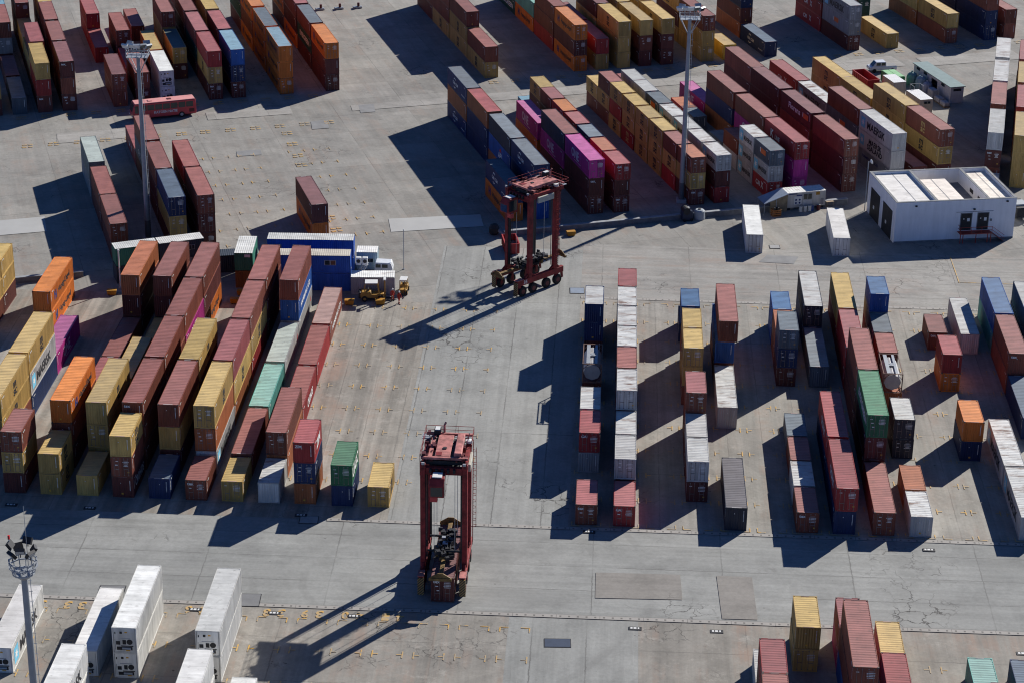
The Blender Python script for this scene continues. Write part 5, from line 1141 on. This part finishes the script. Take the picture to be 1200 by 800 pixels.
# ---------------------------------------------------------------- white-roofed huts and long store
hw = flat('hut_wall_cream', (0.40,0.37,0.34), 0.8)
office(2.4, 2.7, (66.6, 374.2, 0), YU, hw, flat('hut_white_roof', (0.68,0.68,0.68), 0.6, var=0.05), 'white-roofed hut beside the green skip', (), 'gate_hut', None, 4.6)
office(2.4, 2.7, (69.75, 364.6, 0), YU, hw, flat('hut_white_roof', (0.68,0.68,0.68), 0.6, var=0.05), 'white-roofed hut standing behind the tan stack end', (('window', 1.3, 2.1, 1.2, 0.4),), 'gate_hut', None, 5.6)
o = empty('metal_stair', (70.2, 371.4, 0), YU); tag(o, 'grey metal landing between the white-roofed huts', 'stair')
b = MB(); b.bx(-0.9,0.9,-0.8,0.8,1.4,1.5); b.build('treads', M_STEEL, o); b = MB()
for sx in (-0.9,0.9):
    for sy in (-0.8,0.8): b.bar((sx,sy,0),(sx,sy,3.2),0.07)
    b.bar((sx,-0.8,3.2),(sx,0.8,3.2),0.06)
b.bar((-0.9,0.8,3.2),(0.9,0.8,3.2),0.06); b.build('stringer', M_STEEL, o)
# long store
o = empty('store_building', (76.15, 371.2, 0), YU); tag(o, 'long low white store with grey-green roof', 'store building')
SL, SW, SH = 14.6, 2.5, 2.9
wl = flat('store_wall', (0.46,0.44,0.46), 0.85)
b = MB(); b.bx(0,SW,0,0.15,0,SH); b.bx(0,SW,SL-0.15,SL,0,SH); b.bx(SW-0.15,SW,0.15,SL-0.15,0,SH); b.bx(0,0.15,0.15,5.2,0,SH); b.bx(0,0.15,7.6,SL-0.15,0,SH); b.bx(0,0.15,5.2,7.6,2.4,SH); b.build('wall', wl, o)
b = MB(); b.bx(-0.25,SW+0.2,-0.25,SL+0.2,SH+0.003,SH+0.14); b.build('roof', flat('store_roof', (0.17,0.235,0.235), 0.7, var=0.12), o)
for y in (2.4, 9.4, 12.2): b = MB(); b.bx(-0.03,0.0,y,y+1.3,2.2,2.7); b.build('window', M_GLASS, o)
b = MB(); b.bx(0.5,2.0,-0.03,0.0,2.15,2.6); b.build('window', M_GLASS, o)
def bag(loc, r, h, c, label):
    o = empty('bulk_bag', loc, random.uniform(0,3)); tag(o, label, 'bulk bag', 'bulk bags beside the long store')
    b = MB(); b.lathe([(r*0.9,0),(r*1.03,h*0.2),(r*1.06,h*0.55),(r*0.92,h*0.82),(r*0.45,h*0.97),(r*0.1,h)], n=12)
    for v_ in b.bm.verts: v_.co += Vector((random.uniform(-.06,.06),random.uniform(-.06,.06),0))
    b.build('sack', flat('bag_'+str(c[0]), c, 0.8, var=0.15, scale=1.5), o)
    b = MB(); b.tube((0,0,h*0.95),(0.1,0.05,h+0.25),0.12,0.2,n=8); b.build('neck', flat('bag_'+str(c[0]), c, 0.8), o)
bag((71.2, 382.2, 0), 0.95, 2.2, (0.16,0.26,0.26), 'greenish bulk bag at far end of the store')
bag((72.4, 379.5, 0), 0.95, 2.4, (0.20,0.27,0.33), 'tallest blue bulk bag beside the store')
bag((73.2, 377.6, 0), 0.9, 1.9, (0.27,0.28,0.36), 'lilac grey bulk bag nearest the store doorway')
for i, (x, y, h, lb) in enumerate(((74.2,374.6,1.7,'tall wrapped pallet load before the store'),(75.0,372.2,1.0,'low wrapped pallet load, middle of three before store'),(75.6,370.0,0.9,'low wrapped pallet load at near end before store'))):
    o = empty('wrapped_pallet', (x-0.6, y-0.4, 0), YU); tag(o, lb, 'pallet load', 'wrapped pallets before the store')
    b = MB(); b.bx(-0.6,0.6,-0.9,0.9,0.16,h); b.build('wrapped_goods', flat('wrapped_goods', (0.33,0.31,0.33), 0.5, var=0.25, scale=2), o, bevel=0.12)
    b = MB(); b.bx(-0.62,0.62,-0.92,0.92,0.1,0.15); [b.bx(-0.6,0.6,yy,yy+0.14,0,0.1) for yy in (-0.9,-0.07,0.76)]; b.build('pallet', flat('pallet_wood', (0.25,0.17,0.10), 0.85), o)
# ---------------------------------------------------------------- workshop container with lean-to
o = empty('workshop_cabin', (41.75, 317.2, 0.3), R(15.5)); tag(o, 'white workshop container with lean-to roof and signs', 'workshop')
wm = paint('workshop_white', (0.48,0.46,0.42), 0.3, 0.03)
b = MB(); b.bx(0,6.3,0,0.06,0.12,2.5); b.bx(0,6.3,2.38,2.44,0.12,2.5); b.bx(0,0.06,0.06,2.38,0.12,2.5); b.bx(6.24,6.3,0.06,2.38,0.12,2.5); b.build('wall', wm, o)
b = MB(); n = 14
for i in range(n): b.bx(i*0.46,i*0.46+0.3,-0.05,2.5,2.5,2.56); b.bx(i*0.46+0.3,i*0.46+0.46 if i < n-1 else i*0.46+0.32,-0.05,2.5,2.5,2.53)
b.build('roof', M_RW, o)
b = MB(); b.bx(2.6,4.1,-0.04,-0.01,1.25,2.3); wn_ = b.build('window', M_STEEL, o); b = MB(); b.bx(2.7,3.3,-0.06,-0.042,1.35,2.2); b.bx(3.4,4.0,-0.06,-0.042,1.35,2.2); b.build('pane', M_GLASS, wn_)
b = MB(); b.bx(2.6,4.1,-0.045,-0.01,0.35,1.2); b.build('shutter', flat('shutter_pale', (0.52,0.50,0.48), 0.6), o)
b = MB(); b.bx(1.15,2.4,-0.045,-0.01,0.6,1.9); b.mi = 1
for x in (1.35,1.95):
    for z in (0.85,1.35): b.tube((x+0.1,-0.05,z),(x+0.1,-0.046,z),0.16,n=12)
b.bx(1.5,2.4,-0.05,-0.046,1.95,2.15); b.bx(0.25,1.6,-0.05,-0.01,2.25,2.4); b.build('sign_panel', [M_WPAINT, M_NAVYL], o)
b = MB(); b.bx(4.7,5.3,-0.04,-0.01,1.9,2.4); b.build('sign_panel', flat('sign_amber', (0.35,0.18,0.02), 0.6), o)
b = MB(); b.bx(5.5,6.0,-0.03,-0.01,0.3,1.3); b.build('hatch', M_OG, o)
b = MB(); b.quad([(-3.9,-0.5,1.35),(-0.05,-0.5,2.62),(-0.05,2.5,2.62),(-3.9,2.5,1.35)]); b.quad([(-3.9,-0.5,1.28),(-3.9,2.5,1.28),(-0.05,2.5,2.55),(-0.05,-0.5,2.55)]); b.quad([(-3.9,-0.5,1.28),(-0.05,-0.5,2.55),(-0.05,-0.5,2.62),(-3.9,-0.5,1.35)]); b.build('lean_to_roof', flat('lean_to_blue', (0.24,0.29,0.37), 0.6), o, recalc=False)
b = MB(); b.quad([(-2.9,-0.3,-0.3),(-0.05,-0.3,-0.3),(-0.05,-0.3,2.5),(-2.9,-0.3,1.55)]); b.build('lean_to_side', flat('tarp_tan', (0.24,0.19,0.12), 0.9, var=0.3), o)
b = MB()
for x, h in ((-3.8,1.3),(-1.9,1.95)):
    for y in (-0.4,2.4): b.bar((x,y,-0.3),(x,y,h),0.1)
b.bar((-3.8,-0.4,1.26),(-3.8,2.4,1.26),0.09); b.bar((-1.9,-0.4,1.9),(-1.9,2.4,1.9),0.09); b.bar((-3.8,-0.4,1.26),(-1.9,-0.4,1.9),0.09)
b.build('lean_to_frame', M_STEEL, o)
for xx in (0.4,3.1,5.9): b = MB(); b.bx(xx-0.2,xx+0.2,0.1,2.3,-0.3,0.115); b.build('support_block', M_DARK, o)
def barrel(loc, mat, label):
    o = empty('barrel', loc, 0); tag(o, label, 'barrel', 'barrels in front of the workshop')
    b = MB(); b.lathe([(0.27,0),(0.29,0.03),(0.285,0.28),(0.30,0.30),(0.285,0.32),(0.285,0.58),(0.30,0.6),(0.285,0.62),(0.29,0.86),(0.27,0.88)], n=12); b.build('drum_body', mat, o); b = MB(); b.lathe([(0.26,0.885),(0.24,0.90),(0.02,0.90)],n=12); b.build('lid', M_STEEL, o)
bw = flat('barrel_white', (0.55,0.55,0.52), 0.5); bb = flat('barrel_blue', (0.03,0.06,0.2), 0.5)
for i, (dx, mt_, lb) in enumerate(((2.0,bw,'white barrel under the workshop sign panel'),(2.75,bw,'white barrel, middle of three by workshop'),(3.45,bw,'white barrel, third from lean-to by workshop'),(3.9,bb,'dark blue barrel in front of workshop shutter'),(4.9,M_CD,'dark red barrel at right end of workshop'))):
    a = R(15.5); barrel((41.75+dx*math.cos(a)+0.75*math.sin(a), 317.2+dx*math.sin(a)-0.75*math.cos(a), 0), mt_, lb)
o = empty('crate', (39.9, 315.1, 0), R(15.5)); tag(o, 'orange brown crate of scrap under the lean-to', 'crate')
b = MB(); b.bx(-0.7,0.7,-0.5,0.5,0,0.1)
for z in (0.25,0.55,0.85):
    for y in (-0.5,0.45): b.bx(-0.7,0.7,y,y+0.05,z,z+0.18)
    for x in (-0.7,0.65): b.bx(x,x+0.05,-0.45,0.45,z,z+0.18)
b.build('slats', flat('crate_orange', (0.30,0.12,0.04), 0.8), o); b = MB()
for x in (-0.66,0.66):
    for y in (-0.46,0.46): b.box((x,y,0.55),(0.08,0.08,1.0))
b.build('corner_posts', flat('pallet_wood', (0.25,0.17,0.10), 0.85), o)
b = MB(); rr = random.Random(5)
for i in range(9): b.box((rr.uniform(-.5,.5),rr.uniform(-.3,.3),rr.uniform(.5,1.2)),(rr.uniform(.15,.5),rr.uniform(.15,.4),rr.uniform(.1,.4)),rr.uniform(0,2))
b.build('scrap', M_DARK, o)
o = empty('wooden_table', (48.6, 319.6, 0), R(15.5)); tag(o, 'small wooden bench at the end of the workshop', 'bench')
b = MB(); b.bx(-0.6,0.6,-0.4,0.4,0.75,0.82); b.build('top', flat('bench_wood', (0.33,0.25,0.17),0.8), o)
for sx in (-0.5,0.5):
    for sy in (-0.3,0.3): b = MB(); b.box((sx,sy,0.37),(0.08,0.08,0.75)); b.build('leg', flat('bench_wood', (0.33,0.25,0.17),0.8), o)
# ---------------------------------------------------------------- white building
BX, BY, BYAW = 56.18, 304.4, R(9.0)
o = empty('white_building', (BX, BY, 0), BYAW); tag(o, 'flat-roofed white building with dark doors and red ramp', 'building')
BW, BD, BH = 18.46, 13.5, 6.35
mw = NG('building_white'); vv = mw.coords('Object'); mps = mw.n('ShaderNodeMapping'); mps.inputs['Scale'].default_value = (1.4,1.4,0.18); mw.l(vv, mps.inputs[0])
ns = mw.noise(mps.outputs[0], 1.0, 5.0, 0.65); nb = mw.noise(vv, 0.4, 4.0)
kk = mw.math('MULTIPLY', mw.ramp(ns, 0.35, 0.7, 1.03, 0.90), mw.ramp(nb, 0.3, 0.7, 0.95, 1.04)); so = mw.n('ShaderNodeVectorMath', operation='SCALE'); so.inputs[0].default_value = (0.72,0.72,0.73); mw.l(kk, so.inputs['Scale'])
mw.l(so.outputs[0], mw.b.inputs['Base Color']); mw.b.inputs['Roughness'].default_value = 0.85; M_BW = mw.mat
M_BR = roofpaint('building_roof_white', (0.68,0.67,0.63), 0.15, 0.35); M_BRW = roofpaint('building_roof_cream', (0.66,0.60,0.52), 0.3, 0.4); M_BG = flat('roof_well_grey', (0.17,0.18,0.20), 0.85, var=0.2); M_BE = flat('parapet_grey', (0.19,0.195,0.20), 0.85, var=0.25)
T = 0.3
b = MB()
b.bx(0,BW,0,T,0,BH); b.bx(0,BW,BD-T,BD,0,BH); b.bx(0,T,T,BD-T,0,BH); b.bx(BW-T,BW,T,BD-T,0,BH)
b.build('wall', M_BW, o)
X1, X2 = 6.1, 14.1
b = MB(); b.bx(X1,X1+0.35,T,BD-T,BH-2.6,BH); b.bx(X2,X2+0.3,T,BD-T,BH-2.6,BH); b.build('partition_wall', M_BW, o)
b = MB(); b.bx(T,X1,T,BD-T,BH-0.75,BH-0.35); b.build('roof', M_BR, o)
b = MB(); b.bx(X2+0.3,BW-T,T,BD-T,BH-0.9,BH-0.5); b.build('roof', M_BRW, o)
b = MB(); b.bx(X1+0.35,X2,T,BD-T,BH-2.6,BH-2.2); b.build('roof_well', M_BG, o)
b = MB(); b.bx(X1+0.36,X1+4.9,T,T+10.4,BH-2.2,BH-0.55); b.build('roof', M_BRW, o)
b = MB()
for x in (3.4, X1+2.7, X2+2.4): b.bx(x-0.05, x+0.05, T+0.2, (BD-T if x != X1+2.7 else T+10.4), (BH-0.35 if x < 5 else (BH-0.55 if x < 12 else BH-0.5)), (BH-0.33 if x < 5 else (BH-0.53 if x < 12 else BH-0.48)))
b.build('roof_seam', M_BG, o)
b = MB()
for x0, x1, y0, y1 in ((-0.04,BW+0.04,-0.04,T+0.04),(-0.04,BW+0.04,BD-T-0.04,BD+0.04),(-0.04,T+0.04,T+0.04,BD-T-0.04),(BW-T-0.04,BW+0.04,T+0.04,BD-T-0.04)): b.bx(x0,x1,y0,y1,BH+0.002,BH+0.07)
b.bx(X1-0.03,X1+0.38,T+0.04,BD-T-0.04,BH+0.003,BH+0.06); b.bx(X2-0.03,X2+0.33,T+0.04,BD-T-0.04,BH+0.003,BH+0.06); b.build('parapet_coping', M_BE, o)
for y in (3.0, 6.5):
    b = MB(); b.bx(X2-0.03,X2-0.003,y,y+1.4,BH-1.7,BH-1.1); b.build('vent', M_DARK, o)
for y in (1.5, 7.5):   # roller doors in the left side
    b = MB(); b.bx(-0.05,0.0,y,y+4.4,0.02,4.5); dr = b.build('roller_door', M_DARK, o)
    b = MB(); b.bx(-0.07,-0.052,y+2.3,y+2.9,1.6,2.1); b.build('notice', M_WPAINT, dr)
for x in (10.1, 12.7):
    b = MB(); b.bx(x,x+1.6,-0.06,0.0,1.6,4.2); dr = b.build('door', M_DARK, o)
    b = MB(); b.bx(x+0.95,x+1.35,-0.08,-0.062,3.0,3.5); b.build('notice', M_WPAINT, dr); b = MB(); b.bx(x+0.35,x+0.5,-0.08,-0.062,3.3,3.5); b.build('notice', M_WPAINT, dr)
    b = MB(); b.bx(x-0.12,x,-0.04,0.0,1.6,4.32); b.bx(x+1.6,x+1.72,-0.04,0.0,1.6,4.32); b.bx(x,x+1.6,-0.04,0.0,4.2,4.32); b.build('door_frame', M_BE, dr)
b = MB(); b.bx(9.3,15.0,-0.05,0.0,4.45,4.52); b.bx(14.6,14.9,-0.08,0.0,2.9,3.25); b.build('cable_tray', M_BE, o)
b = MB(); b.box((3.0,-0.12,BH-0.6),(0.3,0.22,0.2)); b.box((12.0,-0.12,4.9),(0.3,0.22,0.2)); b.box((17.0,-0.12,BH-0.4),(0.3,0.22,0.2)); b.build('wall_lamp', M_DARK, o)
b = MB(); b.bx(0,BW,-0.02,0.0,0.0,0.25); b.build('plinth_band', M_BE, o)
rp = flat('ramp_red', (0.33,0.045,0.03), 0.55)
o2 = empty('access_ramp', (BX, BY, 0), BYAW); tag(o2, 'red steel ramp and landing at the white building doors', 'ramp')
b = MB(); b.bx(9.7,14.6,-1.35,-0.08,1.40,1.50); b.quad([(14.6,-1.35,1.50),(16.6,-1.35,0.05),(16.6,-0.08,0.05),(14.6,-0.08,1.50)]); b.quad([(14.6,-1.35,1.42),(14.6,-0.08,1.42),(16.6,-0.08,0.0),(16.6,-1.35,0.0)]); b.build('landing', rp, o2)
b = MB()
for x in (9.8,10.2,12.2,14.0,14.5): b.box((x,-1.28,0.7),(0.1,0.1,1.4))
b.build('posts', rp, o2)
b = MB()
for z in (2.0,2.5): b.bar((9.75,-1.32,z),(14.6,-1.32,z),0.05); b.bar((14.6,-1.32,z),(16.6,-1.32,z-1.45),0.05)
for x in (9.75,11.4,13.0,14.6): b.bar((x,-1.32,1.5),(x,-1.32,2.5),0.05)
for z in (2.0,2.5): b.bar((9.75,-1.32,z),(9.75,-0.1,z),0.05)
b.build('handrail', rp, o2)
o3 = empty('area_lamp', (BX+(-0.3)*math.cos(BYAW)-(BD)*math.sin(BYAW), BY+(-0.3)*math.sin(BYAW)+BD*math.cos(BYAW), 0), BYAW); tag(o3, 'lamp on short pole at back corner of white building', 'lamp')
b = MB(); b.tube((0,0,0),(0,0,8.0),0.07,n=8); b.build('pole', M_STEEL, o3); b = MB(); b.lathe([(0.05,-0.2),(0.32,-0.1),(0.36,0.05),(0.30,0.10)], Matrix.Translation((0.45,-0.1,8.0)) @ Matrix.Rotation(R(70),4,'Y'), 12); b.bar((0,0,7.9),(0.4,-0.1,8.0),0.06); b.build('lamp_head', M_WPAINT, o3)
# parked dark machine right of the building
o = empty('generator_trailer', (77.0, 316.3, 0), R(12)); tag(o, 'dark generator trailer at right of the white building', 'trailer')
b = MB(); b.bx(-1.2,1.2,-2.0,2.2,0.6,2.1); b.build('housing', M_DARK, o, bevel=0.1); b = MB(); b.bx(-0.9,0.9,-1.0,1.0,2.1,2.35); b.build('top_panel', M_STEEL, o)
for sx in (-1.2,1.2): b = MB(); b.tube((sx-0.15,0,0.45),(sx+0.15,0,0.45),0.45,n=14); b.build('wheel', M_RUBBER, o)
b = MB(); b.bar((0,-2,0.6),(0,-3.6,0.5),0.12); b.build('drawbar', M_STEEL, o)
# ---------------------------------------------------------------- low barriers between the yards
def barrier(x0, x1, label):
    o = empty('low_barrier', (x0, 305.4+x0*0.3008, 0), math.atan(0.3008)); tag(o, label, 'barrier', 'low concrete barriers between the yards')
    L = (x1-x0)*math.sqrt(1+0.3008**2); b = MB(); b.bx(0,L,-0.25,0.25,0,0.75); b.build('wall', flat('barrier_grey', (0.15,0.155,0.165), 0.85, var=0.25), o)
    b = MB(); b.bx(-0.02,L+0.02,-0.3,0.3,0.752,0.86); b.build('capping', flat('barrier_top', (0.26,0.27,0.285), 0.8, var=0.2), o)
barrier(-97, -60.5, 'low dark barrier at the left beyond the orange stack')
barrier(-1.5, 51.5, 'low grey barrier running right from the far carrier')
o = empty('cable_reel_machine', (26.2, 312.6, 0), R(15)); tag(o, 'dark machine with cable reel at the low barrier', 'machine')
b = MB(); b.bx(-0.9,0.7,-0.6,0.6,0.2,1.6); b.build('housing', flat('machine_navy', (0.02,0.03,0.06),0.5), o, bevel=0.06); b = MB(); b.tube((-0.3,-0.75,1.7),(-0.3,0.75,1.7),0.55,n=14); b.build('reel', M_DARK, o); b = MB(); b.bx(-0.4,0.3,-0.3,0.3,1.6,2.1); b.build('hood', M_STEEL, o)
for sx in (-0.6,0.5): b = MB(); b.tube((sx,-0.7,0.25),(sx,0.7,0.25),0.25,n=10); b.build('wheel', M_RUBBER, o)
o = empty('water_tank', (28.1, 313.3, 0), 0); tag(o, 'pale grey round tank beside the dark machine', 'tank')
b = MB(); b.lathe([(0.85,0),(0.9,0.05),(0.8,1.3),(0.6,1.5),(0.1,1.55)],n=16); b.build('vessel', flat('tank_grey',(0.30,0.33,0.36),0.6), o); b = MB(); b.lathe([(0.25,1.5),(0.25,1.62),(0.02,1.64)],n=10); b.build('lid', M_DARK, o)
o = empty('pump_unit', (-2.9, 305.6, 0), R(20)); tag(o, 'black pump unit with hose behind the far carrier', 'pump')
b = MB(); b.lathe([(0.5,0),(0.75,0.3),(0.8,1.1),(0.5,1.6),(0.1,1.75)],n=14); b.build('vessel', M_DARK, o); b = MB(); b.tube((0.4,-0.3,0.8),(1.3,-1.4,0.25),0.28,n=10); b.build('hose', flat('hose_grey',(0.16,0.18,0.20),0.6), o)
for px_, (x, y) in enumerate(((-38.9,424.4),(-35.2,425.2),(-31.6,426.1))):
    o = empty('concrete_block', (x, y, 0), YU); tag(o, ('leftmost of three small pale blocks in the far lane', 'middle one of three small pale blocks in the far lane', 'rightmost of three small pale blocks in the far lane')[px_], 'block', 'small pale blocks in the far lane')
    b = MB(); b.bx(-0.9,0.9,-0.4,0.4,0,0.4); b.build('base', M_STEEL, o, bevel=0.05); b = MB(); b.tube((0.2,0,0.4),(0.2,0,1.1),0.25,n=10); b.build('post', M_CD, o)
